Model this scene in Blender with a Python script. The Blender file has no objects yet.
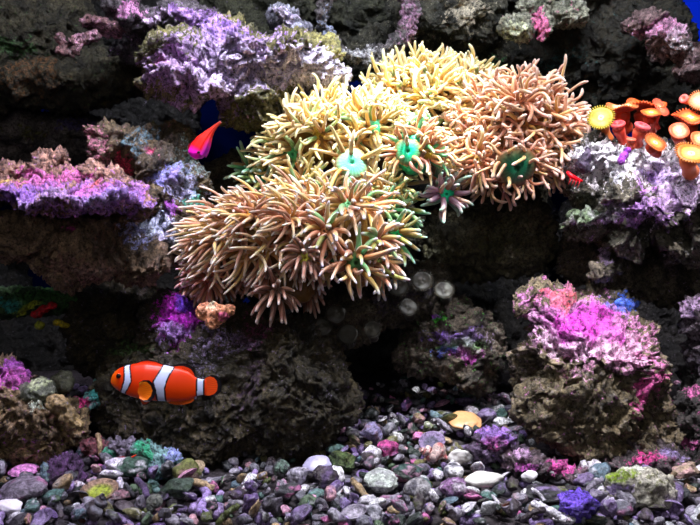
import bpy, bmesh, math, random
import numpy as np
from mathutils import Vector, Matrix

S = bpy.context.scene
COL = S.collection
PI = math.pi
F = 750.0            # focal length in pixels of the 700 x 525 frame
CAM_Y, CAM_Z = -0.5, 0.16

# ------------------------------------------------------------------ camera, world, light
cam_d = bpy.data.cameras.new('camera'); cam = bpy.data.objects.new('camera', cam_d); COL.objects.link(cam)
cam_d.sensor_width = 36.0; cam_d.lens = 36.0 * F / 700.0
cam_d.clip_start = 0.01; cam_d.clip_end = 20
cam.location = (0, CAM_Y, CAM_Z); cam.rotation_euler = (PI / 2, 0, 0)
S.camera = cam

w = bpy.data.worlds.new('world'); S.world = w; w.use_nodes = True
w.node_tree.nodes['Background'].inputs[0].default_value = (0.35, 0.45, 0.8, 1)
w.node_tree.nodes['Background'].inputs[1].default_value = 0.015

S.view_settings.view_transform = 'Standard'; S.view_settings.look = 'None'
S.view_settings.gamma = 1; S.view_settings.use_curve_mapping = False
S.view_settings.exposure = 0.0


def aim(o, target):
    o.rotation_euler = (Vector(target) - o.location).to_track_quat('-Z', 'Y').to_euler()


def area(name, loc, target, sx, sy, power, color):
    l = bpy.data.lights.new(name, 'AREA'); l.shape = 'RECTANGLE'; l.size = sx; l.size_y = sy
    l.energy = power; l.color = color
    o = bpy.data.objects.new(name, l); COL.objects.link(o); o.location = loc; aim(o, target)
    return o


def spot(name, loc, target, power, color, angle, blend=0.6, size=0.012):
    l = bpy.data.lights.new(name, 'SPOT'); l.energy = power; l.color = color
    l.spot_size = math.radians(angle); l.spot_blend = blend; l.shadow_soft_size = size
    o = bpy.data.objects.new(name, l); COL.objects.link(o); o.location = loc; aim(o, target)
    return o


# the aquarium's lamp bar hangs above the water, a little in front of the reef
area('lamp_bar', (0.04, -0.10, 0.62), (0.04, 0.08, 0.0), 0.55, 0.04, 5.0, (0.88, 0.90, 1.0))
spot('lamp_white', (0.06, -0.06, 0.66), (0.04, 0.12, 0.25), 34.0, (0.93, 1.0, 0.95), 30, 1.0)
spot('lamp_violet', (-0.16, -0.14, 0.62), (-0.22, 0.05, 0.14), 10.0, (0.80, 0.68, 1.0), 40, 0.9)
spot('lamp_white_right', (0.23, -0.22, 0.60), (0.25, 0.07, 0.18), 17.0, (1.0, 0.93, 1.0), 40, 0.9)
spot('lamp_white_left', (-0.09, -0.14, 0.66), (-0.11, 0.13, 0.29), 15.0, (0.88, 0.84, 1.0), 34, 0.9)
spot('lamp_front', (0.10, -0.2, 0.60), (0.09, 0.0, 0.0), 15.0, (0.96, 0.95, 1.0), 40, 0.9)
spot('fish_fill_spot', (-0.15, -0.30, 0.48), (-0.13, -0.01, 0.075), 5.0, (0.95, 0.95, 1.0), 22, 0.9)  # extra spot added to brighten the clownfish, apart from the lamp bar
spot('panel_blue_spot', (0.46, 0.30, 0.58), (0.45, 0.52, 0.47), 9.0, (0.1, 0.32, 1.0), 60, 0.9)  # added blue spot that brightens the panel's upper right corner
# daylight of the room coming in through the front pane
area('room_light', (0.0, -1.3, 0.55), (0, 0, 0.15), 1.4, 0.9, 2.3, (1.0, 0.96, 0.92))


# ------------------------------------------------------------------ helpers
def lin(c):
    return tuple(((v / 255) / 12.92 if v / 255 <= 0.04045 else ((v / 255 + 0.055) / 1.055) ** 2.4) for v in c)


def A(c):
    return np.array(lin(c))


def at(px, py, d):
    return np.array([(px - 350) / F * d, CAM_Y + d, CAM_Z - (py - 262.5) / F * d])


def ground(x, y):
    d = y - CAM_Y
    return 0.115 * np.clip(d - 0.457, -0.05, 0.35)


def _hash(ix, iy, iz, seed):
    h = (ix.astype(np.uint32) * np.uint32(374761393)) ^ (iy.astype(np.uint32) * np.uint32(668265263)) \
        ^ (iz.astype(np.uint32) * np.uint32(2147483647 - 58)) ^ np.uint32((seed * 974711 + 12345) & 0xffffffff)
    h = (h ^ (h >> np.uint32(13))) * np.uint32(1274126177)
    h = (h ^ (h >> np.uint32(16))) * np.uint32(2246822519)
    h = h ^ (h >> np.uint32(15))
    return (h & np.uint32(0xffffff)).astype(np.float32) / np.float32(0xffffff)


def vnoise(p, seed=0):
    i = np.floor(p).astype(np.int64); f = (p - i).astype(np.float32)
    u = f * f * f * (f * (f * 6 - 15) + 10)
    r = 0
    for a in (0, 1):
        for b in (0, 1):
            for c in (0, 1):
                wgt = (u[:, 0] if a else 1 - u[:, 0]) * (u[:, 1] if b else 1 - u[:, 1]) * (u[:, 2] if c else 1 - u[:, 2])
                r = r + wgt * _hash(i[:, 0] + a, i[:, 1] + b, i[:, 2] + c, seed)
    return r * 2 - 1


def fbm(p, seed=0, oct=4, gain=0.5):
    r = 0; a = 1.0; t = 0
    for k in range(oct):
        r = r + a * vnoise(p * (2.03 ** k) + 17.3 * k, seed + k); t += a; a *= gain
    return r / t * 1.6


def ridged(p, seed=0, oct=3):
    r = 0; a = 1.0; t = 0
    for k in range(oct):
        r = r + a * (1 - np.abs(vnoise(p * (2.1 ** k) + 9.7 * k, seed + k)) * 2); t += a; a *= 0.55
    return r / t


def worley(p, seed=0):
    i = np.floor(p).astype(np.int64); best = np.full(len(p), 9.0, np.float32)
    for a in (-1, 0, 1):
        for b in (-1, 0, 1):
            for c in (-1, 0, 1):
                X, Y, Z = i[:, 0] + a, i[:, 1] + b, i[:, 2] + c
                dx = X + _hash(X, Y, Z, seed) - p[:, 0]; dy = Y + _hash(X, Y, Z, seed + 7) - p[:, 1]
                dz = Z + _hash(X, Y, Z, seed + 13) - p[:, 2]
                best = np.minimum(best, dx * dx + dy * dy + dz * dz)
    return np.sqrt(best)


def sstep(a, b, x):
    t = np.clip((x - a) / (b - a), 0, 1)
    return t * t * (3 - 2 * t)


WORLD = {}          # world position of each object origin


def tag(o, label=None, cat=None, group=None, kind=None):
    if label: o['label'] = label
    if cat: o['category'] = cat
    if group: o['group'] = group
    if kind: o['kind'] = kind
    return o


def empty(name, loc):
    o = bpy.data.objects.new(name, None); COL.objects.link(o)
    o.location = tuple(loc); o.empty_display_size = 0.01
    WORLD[o.name] = np.array(loc, float)
    return o


def mk(name, V, faces, mat, parent=None, origin=None, colors=None, smooth=True):
    V = np.asarray(V, float)
    if origin is None:
        origin = (V.min(0) + V.max(0)) / 2; 
        if parent is None: origin[2] = V[:, 2].min()
    origin = np.asarray(origin, float)
    me = bpy.data.meshes.new(name)
    me.from_pydata((V - origin).tolist(), [], faces if isinstance(faces, list) else faces.tolist())
    if smooth: me.polygons.foreach_set('use_smooth', np.ones(len(me.polygons), bool))
    if colors is not None:
        C_ = np.asarray(colors, np.float32); C_ = np.tile(C_, (len(V), 1)) if C_.ndim == 1 else C_
        if mat.name.endswith(('_rock', '_stone')): setcol(me, C_, C_, np.ones(len(C_)))
        else: setcol(me, C_)
    me.materials.append(mat); me.update()
    o = bpy.data.objects.new(name, me); COL.objects.link(o)
    if parent is not None:
        o.parent = parent; o.location = tuple(origin - WORLD[parent.name])
    else:
        o.location = tuple(origin)
    WORLD[o.name] = origin
    return o


def setcol(me, C, stone=None, cover=None):
    C = np.asarray(C, np.float32)
    if cover is not None:
        a = me.color_attributes.new('Stone', 'FLOAT_COLOR', 'POINT')
        a.data.foreach_set('color', np.concatenate([np.clip(stone, 0, 1), np.ones((len(C), 1))], 1).astype(np.float32).ravel())
        a = me.attributes.new('Cover', 'FLOAT', 'POINT'); a.data.foreach_set('value', cover.astype(np.float32).ravel())
    a = me.color_attributes.new('Col', 'FLOAT_COLOR', 'POINT')
    if C.ndim == 1: C = np.tile(C, (len(me.vertices), 1))
    a.data.foreach_set('color', np.concatenate([np.clip(C, 0, 1), np.ones((len(C), 1), np.float32)], 1).ravel())


# ------------------------------------------------------------------ materials
def new_mat(name):
    m = bpy.data.materials.new(name); m.use_nodes = True
    nt = m.node_tree; b = nt.nodes['Principled BSDF']
    return m, nt, b


def N(nt, t, **kw):
    n = nt.nodes.new(t)
    for k, v in kw.items():
        if k.startswith('i_'): n.inputs[k[2:]].default_value = v
        else: setattr(n, k, v)
    return n


def math_n(nt, op, a, b):
    n = nt.nodes.new('ShaderNodeMath'); n.operation = op
    for i, v in enumerate((a, b)):
        if isinstance(v, (int, float)): n.inputs[i].default_value = v
        else: nt.links.new(v, n.inputs[i])
    return n.outputs[0]


def rock_material(name, fine=420.0, bump=1.0, dist=0.0045, lo=0.12, hi=1.9, speck=(0.85, 0.8, 0.95), speck_amt=0.35, rough=0.6):
    """'Col' is the crust, 'Stone' the bare stone, 'Cover' how much of the stone the crust hides; grain breaks their border up"""
    m, nt, b = new_mat(name); L = nt.links.new
    att = N(nt, 'ShaderNodeAttribute', attribute_name='Col'); stn = N(nt, 'ShaderNodeAttribute', attribute_name='Stone')
    cov = N(nt, 'ShaderNodeAttribute', attribute_name='Cover')
    geo = N(nt, 'ShaderNodeNewGeometry'); P = geo.outputs['Position']
    n1 = N(nt, 'ShaderNodeTexNoise', i_Scale=fine, i_Detail=5.0, i_Roughness=0.75); L(P, n1.inputs['Vector'])
    n2 = N(nt, 'ShaderNodeTexNoise', i_Scale=fine * 0.42, i_Detail=5.0, i_Roughness=0.7); L(P, n2.inputs['Vector'])
    n3 = N(nt, 'ShaderNodeTexNoise', i_Scale=fine * 0.7, i_Detail=4.0, i_Roughness=0.7)
    of = N(nt, 'ShaderNodeVectorMath', operation='ADD'); L(P, of.inputs[0]); of.inputs[1].default_value = (3.1, 1.7, 5.3); L(of.outputs[0], n3.inputs['Vector'])
    vo = N(nt, 'ShaderNodeTexVoronoi', i_Scale=fine * 0.8); L(P, vo.inputs['Vector'])
    wob = N(nt, 'ShaderNodeVectorMath', operation='MULTIPLY_ADD'); L(n2.outputs['Color'], wob.inputs[0]); wob.inputs[1].default_value = (0.006,) * 3; L(P, wob.inputs[2])
    vp = N(nt, 'ShaderNodeTexVoronoi', i_Scale=fine * 0.36); L(wob.outputs[0], vp.inputs['Vector'])
    # crust or stone
    k = math_n(nt, 'ADD', cov.outputs['Fac'], math_n(nt, 'MULTIPLY', math_n(nt, 'SUBTRACT', n3.outputs['Fac'], 0.5), 3.2))
    ck = N(nt, 'ShaderNodeMapRange'); L(k, ck.inputs['Value']); ck.inputs['From Min'].default_value = 0.36; ck.inputs['From Max'].default_value = 0.6
    cm = N(nt, 'ShaderNodeMix', data_type='RGBA'); L(ck.outputs[0], cm.inputs['Factor']); L(stn.outputs['Color'], cm.inputs['A']); L(att.outputs['Color'], cm.inputs['B'])
    mr = N(nt, 'ShaderNodeMapRange'); L(n1.outputs['Fac'], mr.inputs['Value'])
    mr.inputs['From Min'].default_value = 0.36; mr.inputs['From Max'].default_value = 0.64
    mr.inputs['To Min'].default_value = lo; mr.inputs['To Max'].default_value = hi
    mul = N(nt, 'ShaderNodeVectorMath', operation='SCALE'); L(cm.outputs['Result'], mul.inputs[0]); L(mr.outputs[0], mul.inputs['Scale'])
    cr = N(nt, 'ShaderNodeMapRange'); L(n2.outputs['Fac'], cr.inputs['Value'])
    cr.inputs['From Min'].default_value = 0.5; cr.inputs['From Max'].default_value = 0.62
    cv = N(nt, 'ShaderNodeMapRange'); L(vo.outputs['Distance'], cv.inputs['Value'])
    cv.inputs['From Min'].default_value = 0.45; cv.inputs['From Max'].default_value = 0.3
    f = math_n(nt, 'MULTIPLY', cr.outputs[0], cv.outputs[0]); f = math_n(nt, 'MULTIPLY', f, speck_amt)
    att2 = N(nt, 'ShaderNodeVectorMath', operation='MULTIPLY_ADD'); L(cm.outputs['Result'], att2.inputs[0])
    att2.inputs[1].default_value = (1.6, 1.6, 1.6); att2.inputs[2].default_value = tuple(v * 0.22 for v in speck)
    mx = N(nt, 'ShaderNodeMix', data_type='RGBA'); L(f, mx.inputs['Factor']); L(mul.outputs[0], mx.inputs['A']); L(att2.outputs[0], mx.inputs['B'])
    L(mx.outputs['Result'], b.inputs['Base Color'])
    h = math_n(nt, 'ADD', math_n(nt, 'MULTIPLY', n1.outputs['Fac'], 0.7), math_n(nt, 'MULTIPLY', n2.outputs['Fac'], 1.3))
    h = math_n(nt, 'ADD', h, math_n(nt, 'MULTIPLY', vp.outputs['Distance'], 0.9))
    bp = N(nt, 'ShaderNodeBump'); bp.inputs['Strength'].default_value = bump; bp.inputs['Distance'].default_value = dist
    L(h, bp.inputs['Height']); L(bp.outputs[0], b.inputs['Normal'])
    b.inputs['Roughness'].default_value = rough
    b.inputs['Specular IOR Level'].default_value = 0.5
    return m


def flesh_material(name, sheen=0.6, sub=0.25, rough=0.4, bump=0.0, sheen_tint=(1, 0.97, 0.9), spec=0.4):
    m, nt, b = new_mat(name); L = nt.links.new
    att = N(nt, 'ShaderNodeAttribute', attribute_name='Col')
    L(att.outputs['Color'], b.inputs['Base Color'])
    b.inputs['Subsurface Weight'].default_value = sub
    b.inputs['Subsurface Radius'].default_value = (1, 0.6, 0.35); b.inputs['Subsurface Scale'].default_value = 0.0025
    b.inputs['Sheen Weight'].default_value = sheen; b.inputs['Sheen Roughness'].default_value = 0.35
    b.inputs['Sheen Tint'].default_value = (*sheen_tint, 1)
    b.inputs['Roughness'].default_value = rough; b.inputs['Specular IOR Level'].default_value = spec
    if bump:
        geo = N(nt, 'ShaderNodeNewGeometry')
        n1 = N(nt, 'ShaderNodeTexNoise', i_Scale=700.0, i_Detail=3.0); L(geo.outputs['Position'], n1.inputs['Vector'])
        bp = N(nt, 'ShaderNodeBump'); bp.inputs['Strength'].default_value = bump; bp.inputs['Distance'].default_value = 0.0008
        L(n1.outputs['Fac'], bp.inputs['Height']); L(bp.outputs[0], b.inputs['Normal'])
    return m


M_ROCK = rock_material('reef_rock')
M_CRUST = rock_material('crusted_rock', fine=330, speck_amt=0.8, hi=2.3, lo=0.04, dist=0.005)
M_DARK = rock_material('dark_rock', speck_amt=0.16, hi=1.6)
M_PEB = rock_material('pebble_stone', fine=380, bump=0.9, dist=0.0018, lo=0.22, hi=1.6, speck_amt=0.3, rough=0.33)
M_SMOOTH = rock_material('smooth_stone', fine=300, bump=0.12, dist=0.0006, lo=0.85, hi=1.12, speck_amt=0.0, rough=0.35)
M_TENT = flesh_material('tentacle_flesh', sheen=0.8, sub=0.25, rough=0.33)
M_DISC = flesh_material('oral_disc_flesh', sheen=0.2, sub=0.15, bump=0.4)
M_POLYP = flesh_material('button_polyp_flesh', sheen=0.15, sub=0.2, bump=0.3, rough=0.5)
M_SKIN = flesh_material('fish_skin', sheen=0.0, sub=0.1, rough=0.35, spec=0.35)
M_FIN = flesh_material('fin_membrane', sheen=0.0, sub=0.2, rough=0.45, spec=0.3)
M_EYE, _nt, _b = new_mat('eye_black'); _b.inputs['Base Color'].default_value = (0.004, 0.004, 0.005, 1); _b.inputs['Roughness'].default_value = 0.12

m, nt, b = new_mat('blue_back_panel')
geo = N(nt, 'ShaderNodeNewGeometry'); n1 = N(nt, 'ShaderNodeTexNoise', i_Scale=9.0, i_Detail=3.0); nt.links.new(geo.outputs['Position'], n1.inputs['Vector'])
cr = N(nt, 'ShaderNodeValToRGB'); nt.links.new(n1.outputs['Fac'], cr.inputs[0]); nt.links.new(cr.outputs[0], b.inputs['Base Color'])
cr.color_ramp.elements[0].color = (0.002, 0.006, 0.07, 1); cr.color_ramp.elements[1].color = (0.003, 0.014, 0.14, 1)
b.inputs['Roughness'].default_value = 0.7; b.inputs['Specular IOR Level'].default_value = 0.0
M_BACK = m

# ------------------------------------------------------------------ the setting
back_y = 0.52
V = []
for z0, z1 in ((-0.02, 0.62),):
    for y in (back_y, back_y + 0.02):
        V += [(-0.75, y, z0), (0.75, y, z0), (0.75, y, z1), (-0.75, y, z1)]
BOX = [[0, 1, 2, 3], [7, 6, 5, 4], [0, 4, 5, 1], [3, 2, 6, 7], [0, 3, 7, 4], [1, 5, 6, 2]]
tag(mk('wall_back', V, BOX, M_BACK, smooth=False), kind='structure')

# sandy bottom under the gravel
nx, ny = 90, 60
xs = np.linspace(-0.75, 0.75, nx); ys = np.linspace(-0.10, back_y, ny)
gx, gy = np.meshgrid(xs, ys); P = np.stack([gx.ravel(), gy.ravel(), np.zeros(nx * ny)], 1)
P[:, 2] = ground(P[:, 0], P[:, 1]) - 0.004 + 0.0015 * fbm(P * 40, 3)
FQ = [[j * nx + i, j * nx + i + 1, (j + 1) * nx + i + 1, (j + 1) * nx + i] for j in range(ny - 1) for i in range(nx - 1)]
cc = A((70, 62, 66))[None] * (1 + 0.5 * fbm(P * 60, 5))[:, None]
tag(mk('floor', P, FQ, M_DARK, colors=cc), kind='structure')

# ------------------------------------------------------------------ rocks
ICO = {}


def ico(sub):
    if sub not in ICO:
        bm = bmesh.new(); bmesh.ops.create_icosphere(bm, subdivisions=sub, radius=1)
        ICO[sub] = (np.array([v.co[:] for v in bm.verts]), [[v.index for v in f.verts] for f in bm.faces]); bm.free()
    return ICO[sub]


def remesh(V, Fc, vox):
    me = bpy.data.meshes.new('tmp'); me.from_pydata(V.tolist(), [], Fc)
    o = bpy.data.objects.new('tmp', me); COL.objects.link(o)
    md = o.modifiers.new('r', 'REMESH'); md.mode = 'VOXEL'; md.voxel_size = vox
    dg = bpy.context.evaluated_depsgraph_get(); dg.update()
    m2 = bpy.data.meshes.new_from_object(o.evaluated_get(dg), depsgraph=dg)
    bpy.data.objects.remove(o); bpy.data.meshes.remove(me)
    return m2


def rock(name, label, cat, blobs, base=((58, 52, 44), (110, 98, 84)), patches=(), seed=1, amp=0.007, pit=0.006, pitr=0.011,
         fine=0.0022, vox=0.0018, mat=None, group=None, lump=0.35, flat=0.0, raw=False):
    """blobs: (px, py, d, rx, rz[, rd]) in photo pixels at that depth, melted together, then eroded"""
    rng = random.Random(seed)
    VV, FF, off = [], [], 0
    iv, iff = ico(3)
    for bl in blobs:
        px, py, d, rx, rz = bl[:5]; rd = bl[5] if len(bl) > 5 else min(rx, rz) * 1.1
        s = d / F; c = at(px, py, d)
        subs = [(c, (rx * s, rd * s, rz * s))]
        if lump:
            for k in range(7):
                v = np.array([rng.gauss(0, 1), rng.gauss(0, 1), rng.gauss(0, 1)]); v /= np.linalg.norm(v)
                q = rng.uniform(0.3, 0.5) * lump / 0.35
                cc_ = c + v * np.array((rx, rd, rz)) * s * (1.02 - q * 0.75)
                subs.append((cc_, tuple(min(rx, rd, rz) * s * q * rng.uniform(0.8, 1.3) for _ in range(3))))
        for c_, r_ in subs:
            VV.append(iv * np.array(r_) + c_); FF += [[i + off for i in f] for f in iff]; off += len(iv)
    me = remesh(np.concatenate(VV), FF, vox)
    n = len(me.vertices)
    co = np.empty(n * 3, np.float32); me.vertices.foreach_get('co', co); co = co.reshape(-1, 3).astype(float)
    no = np.empty(n * 3, np.float32); me.vertices.foreach_get('normal', no); no = no.reshape(-1, 3)
    # soften normals with a low frequency wobble of position, large forms, pits and a crumbly skin
    big = np.stack([fbm(co * 38, seed + k * 11, 3) for k in range(3)], 1) * amp
    wp = co + np.stack([vnoise(co * 130, seed + 50 + k) for k in range(3)], 1) * 0.004
    w1 = worley(wp / pitr, seed + 3)
    pits = -pit * sstep(0.52, 0.12, w1) * sstep(-0.55, 0.25, fbm(co * 30, seed + 60, 2) + 0.15)
    w2 = worley(wp / (pitr * 0.45), seed + 5)
    w0 = worley((wp + big * 0.8) / (pitr * 2.1) + 5.5, seed + 15)
    pits = pits - pit * 1.5 * sstep(0.5, 0.2, w0) * sstep(-0.2, 0.2, vnoise(co * 22, seed + 64))
    pits2 = -pit * 0.6 * sstep(0.55, 0.18, w2)
    rid = ridged(co * 150, seed + 8, 3)
    knob = fine * (rid * 1.25 + ridged(co * 330 + 3.3, seed + 19, 2) * 0.8 + fbm(co * 420, seed + 9, 2, 0.7) * 1.2)
    disp = pits + pits2 + knob + 0.5 * amp * (0.5 - w1) * 0.6
    co2 = co + big + no * disp[:, None]
    # colours of stone, encrusting algae and coloured lamp glints painted as patches
    b0, b1 = A(base[0]), A(base[1])
    t = np.clip(0.5 + 0.75 * fbm(co * 75, seed + 20, 4, 0.7), 0, 1)[:, None]
    C = b0 * (1 - t) + b1 * t
    hue = fbm(co * 160, seed + 33, 3, 0.7)[:, None]
    C = C * (1 + 0.35 * hue)
    stone = C.copy(); cover = np.zeros((len(C), 1)); C = np.tile(A(patches[0][5]) if patches else A((120, 110, 130)), (len(C), 1))
    for k, pt in enumerate(patches):
        px, py, d, rx, rz, colr = pt[:6]; st = pt[6] if len(pt) > 6 else 1.0
        c = at(px, py, d); s = d / F
        q = np.sqrt(((co[:, 0] - c[0]) / (rx * s)) ** 2 + ((co[:, 2] - c[2]) / (rz * s)) ** 2 + ((co[:, 1] - c[1]) / (max(rx, rz) * s * 2.2 + 0.02)) ** 2)
        nz = 0.42 * fbm(co * 110, seed + 70 + k * 3, 4, 0.75) + 0.25 * fbm(co * 330, seed + 90 + k * 3, 2, 0.8)
        f = (sstep(1.2, 0.6, q + nz) * st)[:, None]
        v = 1 + 0.45 * fbm(co * 260, seed + 120 + k, 3, 0.8)[:, None]
        e = np.where(cover > 0.02, f, np.maximum(f, (f > 0) * 1.0)); C = C * (1 - e) + A(colr) * v * e; cover = 1 - (1 - cover) * (1 - f)
    # origin at the foot of the rock
    org = np.array([(co2[:, 0].min() + co2[:, 0].max()) / 2, (co2[:, 1].min() + co2[:, 1].max()) / 2, co2[:, 2].min()])
    me.vertices.foreach_set('co', (co2 - org).astype(np.float32).ravel())
    me.polygons.foreach_set('use_smooth', np.ones(len(me.polygons), bool))
    setcol(me, C, stone, cover); me.materials.clear(); me.materials.append(mat or M_ROCK); me.name = name; me.update()
    o = bpy.data.objects.new(name, me); COL.objects.link(o); o.location = tuple(org); WORLD[o.name] = org
    tag(o, label, cat, group)
    return o


PUR = (168, 120, 205); LAV = (222, 208, 240); MAG = (205, 50, 190); PNK = (225, 130, 185); OLV = (96, 100, 48)
TEA = (60, 160, 150); BRN = (92, 76, 56); BLU = (90, 90, 220); GRN = (70, 170, 70); WHT = (235, 232, 240)

# ---- far, dim masses of the reef, plus fillers added to keep gaps black
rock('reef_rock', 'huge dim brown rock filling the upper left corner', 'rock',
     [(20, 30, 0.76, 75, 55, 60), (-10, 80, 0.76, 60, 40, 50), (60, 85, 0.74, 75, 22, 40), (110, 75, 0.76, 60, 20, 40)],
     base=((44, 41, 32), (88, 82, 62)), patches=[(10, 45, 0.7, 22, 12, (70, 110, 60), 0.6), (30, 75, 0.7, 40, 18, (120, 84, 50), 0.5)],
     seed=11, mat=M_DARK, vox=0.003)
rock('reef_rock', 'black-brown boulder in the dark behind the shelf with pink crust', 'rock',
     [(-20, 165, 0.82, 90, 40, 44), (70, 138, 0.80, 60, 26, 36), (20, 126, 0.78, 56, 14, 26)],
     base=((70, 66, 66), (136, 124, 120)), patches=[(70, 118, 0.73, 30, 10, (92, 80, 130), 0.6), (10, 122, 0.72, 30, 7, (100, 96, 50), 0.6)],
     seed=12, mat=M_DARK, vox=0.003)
rock('reef_rock', 'added dark filler rock behind the clownfish, left of the brown boulder', 'rock',
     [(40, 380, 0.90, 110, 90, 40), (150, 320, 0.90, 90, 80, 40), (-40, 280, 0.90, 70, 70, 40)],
     base=((22, 22, 22), (44, 40, 36)), seed=13, mat=M_DARK, vox=0.0042)  # filler added so the gaps here read as black shade
rock('reef_rock', 'added dark filler rock behind the middle of the reef', 'rock',
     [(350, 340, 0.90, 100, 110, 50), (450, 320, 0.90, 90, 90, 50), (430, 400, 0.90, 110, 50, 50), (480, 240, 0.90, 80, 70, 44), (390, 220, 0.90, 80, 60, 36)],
     base=((24, 26, 26), (52, 50, 44)), seed=14, mat=M_DARK, vox=0.0042)  # added backing that hides the blue panel and darkens the gaps
rock('reef_rock', 'added dark filler rock behind the right side of the reef', 'rock',
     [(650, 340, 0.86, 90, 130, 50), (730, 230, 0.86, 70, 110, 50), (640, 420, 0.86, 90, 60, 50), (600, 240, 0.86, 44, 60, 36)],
     base=((22, 22, 24), (46, 42, 40)), seed=15, mat=M_DARK, vox=0.0042)  # dark backing added to black out the gaps on this side
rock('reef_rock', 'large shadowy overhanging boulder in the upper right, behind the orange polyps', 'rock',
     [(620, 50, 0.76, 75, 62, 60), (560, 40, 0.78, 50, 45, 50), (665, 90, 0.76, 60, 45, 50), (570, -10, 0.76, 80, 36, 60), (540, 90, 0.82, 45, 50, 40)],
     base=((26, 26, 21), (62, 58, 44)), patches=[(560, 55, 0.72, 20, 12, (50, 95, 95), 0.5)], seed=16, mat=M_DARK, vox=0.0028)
rock('reef_rock', 'small pink and cream crusted rock in the top right corner', 'rock',
     [(670, 42, 0.66, 24, 16, 22), (650, 22, 0.67, 20, 9, 16), (695, 62, 0.66, 16, 18, 18)],
     base=((84, 66, 66), (170, 140, 140)), patches=[(675, 25, 0.64, 30, 12, (215, 150, 190), 0.9), (690, 35, 0.63, 20, 12, WHT, 0.4)], seed=17, mat=M_CRUST)
rock('reef_rock', 'dark greenish rock along the top edge, between the ring and the pink knob', 'rock',
     [(450, 15, 0.74, 60, 34, 40), (400, 45, 0.80, 70, 40, 30), (500, 40, 0.78, 40, 50, 30)],
     base=((34, 38, 34), (84, 82, 66)), patches=[(475, 8, 0.70, 26, 18, (190, 182, 160), 0.75), (500, 60, 0.74, 14, 10, (60, 130, 70), 0.6)], seed=18, mat=M_ROCK, vox=0.0026)
rock('reef_rock', 'pale knobbly rock with a bright pink knob at the top edge', 'rock',
     [(518, 27, 0.69, 19, 12, 16), (545, 22, 0.685, 9, 17, 9), (570, 14, 0.70, 17, 14, 14), (535, 5, 0.7, 18, 12, 14)],
     base=((90, 96, 78), (170, 170, 150)), patches=[(543, 24, 0.67, 11, 20, (238, 130, 180), 1.0), (516, 24, 0.67, 14, 9, (200, 205, 170), 0.7)], seed=19, mat=M_CRUST, pit=0.003, amp=0.004)
rock('reef_rock', 'added black filler rock darkening the gap left of the red fish', 'rock',
     [(120, 110, 0.90, 70, 40, 30), (175, 105, 0.90, 28, 42, 26), (120, 30, 0.92, 80, 50, 30), (270, 10, 0.92, 90, 36, 30)],
     base=((24, 24, 26), (50, 48, 46)), seed=23, mat=M_DARK, vox=0.004)  # added in front of the blue panel so the gap looks black
# ring shaped rock at the top
ring = [(367 + 43 * math.cos(a), 14 + 42 * math.sin(a), 0.70, 9 if a < 1.5 else 6, 8 if a < 1.5 else 6, 8) for a in [k * PI / 11 for k in range(-2, 14)]]
rock('rock_arch', 'ring shaped arch of pale crusted rock at the top edge above the anemones', 'rock', ring,
     base=((60, 58, 60), (128, 122, 124)), patches=[(408, 20, 0.69, 14, 30, (160, 120, 150), 0.6), (365, 52, 0.69, 35, 10, (190, 190, 195), 0.5), (330, 25, 0.69, 10, 25, (150, 160, 190), 0.5)],
     seed=20, mat=M_CRUST, amp=0.0035, pit=0.0025, pitr=0.007, lump=0.5)
rock('reef_rock', 'dark rock filling the ring shaped arch at the top', 'rock',
     [(365, 5, 0.80, 45, 40, 30), (300, 0, 0.80, 40, 30, 30), (260, 20, 0.82, 60, 40, 30)],
     base=((38, 42, 36), (84, 86, 66)), seed=21, mat=M_DARK, vox=0.003)
rock('reef_rock', 'small bluish white crusted knob at the top edge left of the ring', 'rock',
     [(284, 16, 0.70, 17, 14, 14), (300, 32, 0.70, 12, 10, 12)],
     base=((90, 90, 110), (180, 180, 200)), patches=[(284, 10, 0.68, 14, 12, LAV, 0.8)], seed=22, mat=M_CRUST, pit=0.003)

# ---- upper left purple shelf
rock('reef_rock', 'long purple and white crusted slab at the top, above the red fish', 'rock',
     [(190, 62, 0.63, 52, 24, 40), (235, 55, 0.62, 48, 32, 42), (285, 62, 0.63, 50, 24, 40), (325, 76, 0.64, 24, 12, 22),
      (258, 92, 0.64, 40, 32, 38), (180, 84, 0.60, 42, 14, 34)],
     base=((62, 62, 34), (122, 116, 66)),
     patches=[(190, 72, 0.58, 56, 30, (158, 132, 172), 0.8), (235, 48, 0.58, 72, 30, (164, 140, 184), 0.85), (180, 62, 0.58, 44, 24, (164, 132, 176), 0.8), (300, 65, 0.60, 56, 18, (200, 190, 215), 1.0),
              (240, 60, 0.58, 60, 24, LAV, 0.55), (156, 72, 0.6, 9, 9, (204, 80, 160), 0.5), (222, 30, 0.6, 50, 9, (160, 116, 210), 0.6)],
     seed=31, mat=M_CRUST, amp=0.010, pit=0.0055, pitr=0.010, fine=0.0026, vox=0.0015)
rock('reef_rock', 'rounded lilac crusted rock at the top edge, above the long slab', 'rock',
     [(185, 20, 0.66, 36, 20, 28), (140, 22, 0.66, 22, 13, 20), (122, 5, 0.66, 18, 9, 16), (155, 45, 0.70, 45, 22, 24)],
     base=((54, 50, 52), (104, 96, 104)),
     patches=[(190, 10, 0.63, 34, 9, (170, 130, 200), 0.9), (125, 8, 0.64, 22, 10, (205, 140, 190), 0.9), (155, 18, 0.64, 22, 6, (215, 190, 225), 0.8)],
     seed=32, mat=M_CRUST, pit=0.005)
loop2 = [(60 + k * 1.5, 35 + k * 2.2) for k in range(5)] + [(63, 50), (66, 53), (70, 53), (75, 50), (80, 46), (85, 42), (90, 40), (95, 38), (72, 41), (77, 38), (82, 36), (88, 36), (95, 35), (84, 21), (90, 20), (97, 21), (104, 24)]
loop = [(60, 36), (64, 43), (62, 50), (70, 53), (80, 46), (88, 38), (98, 32), (108, 28), (118, 27), (104, 22), (92, 22), (84, 27), (80, 34), (72, 40), (112, 36), (100, 36)]
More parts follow.
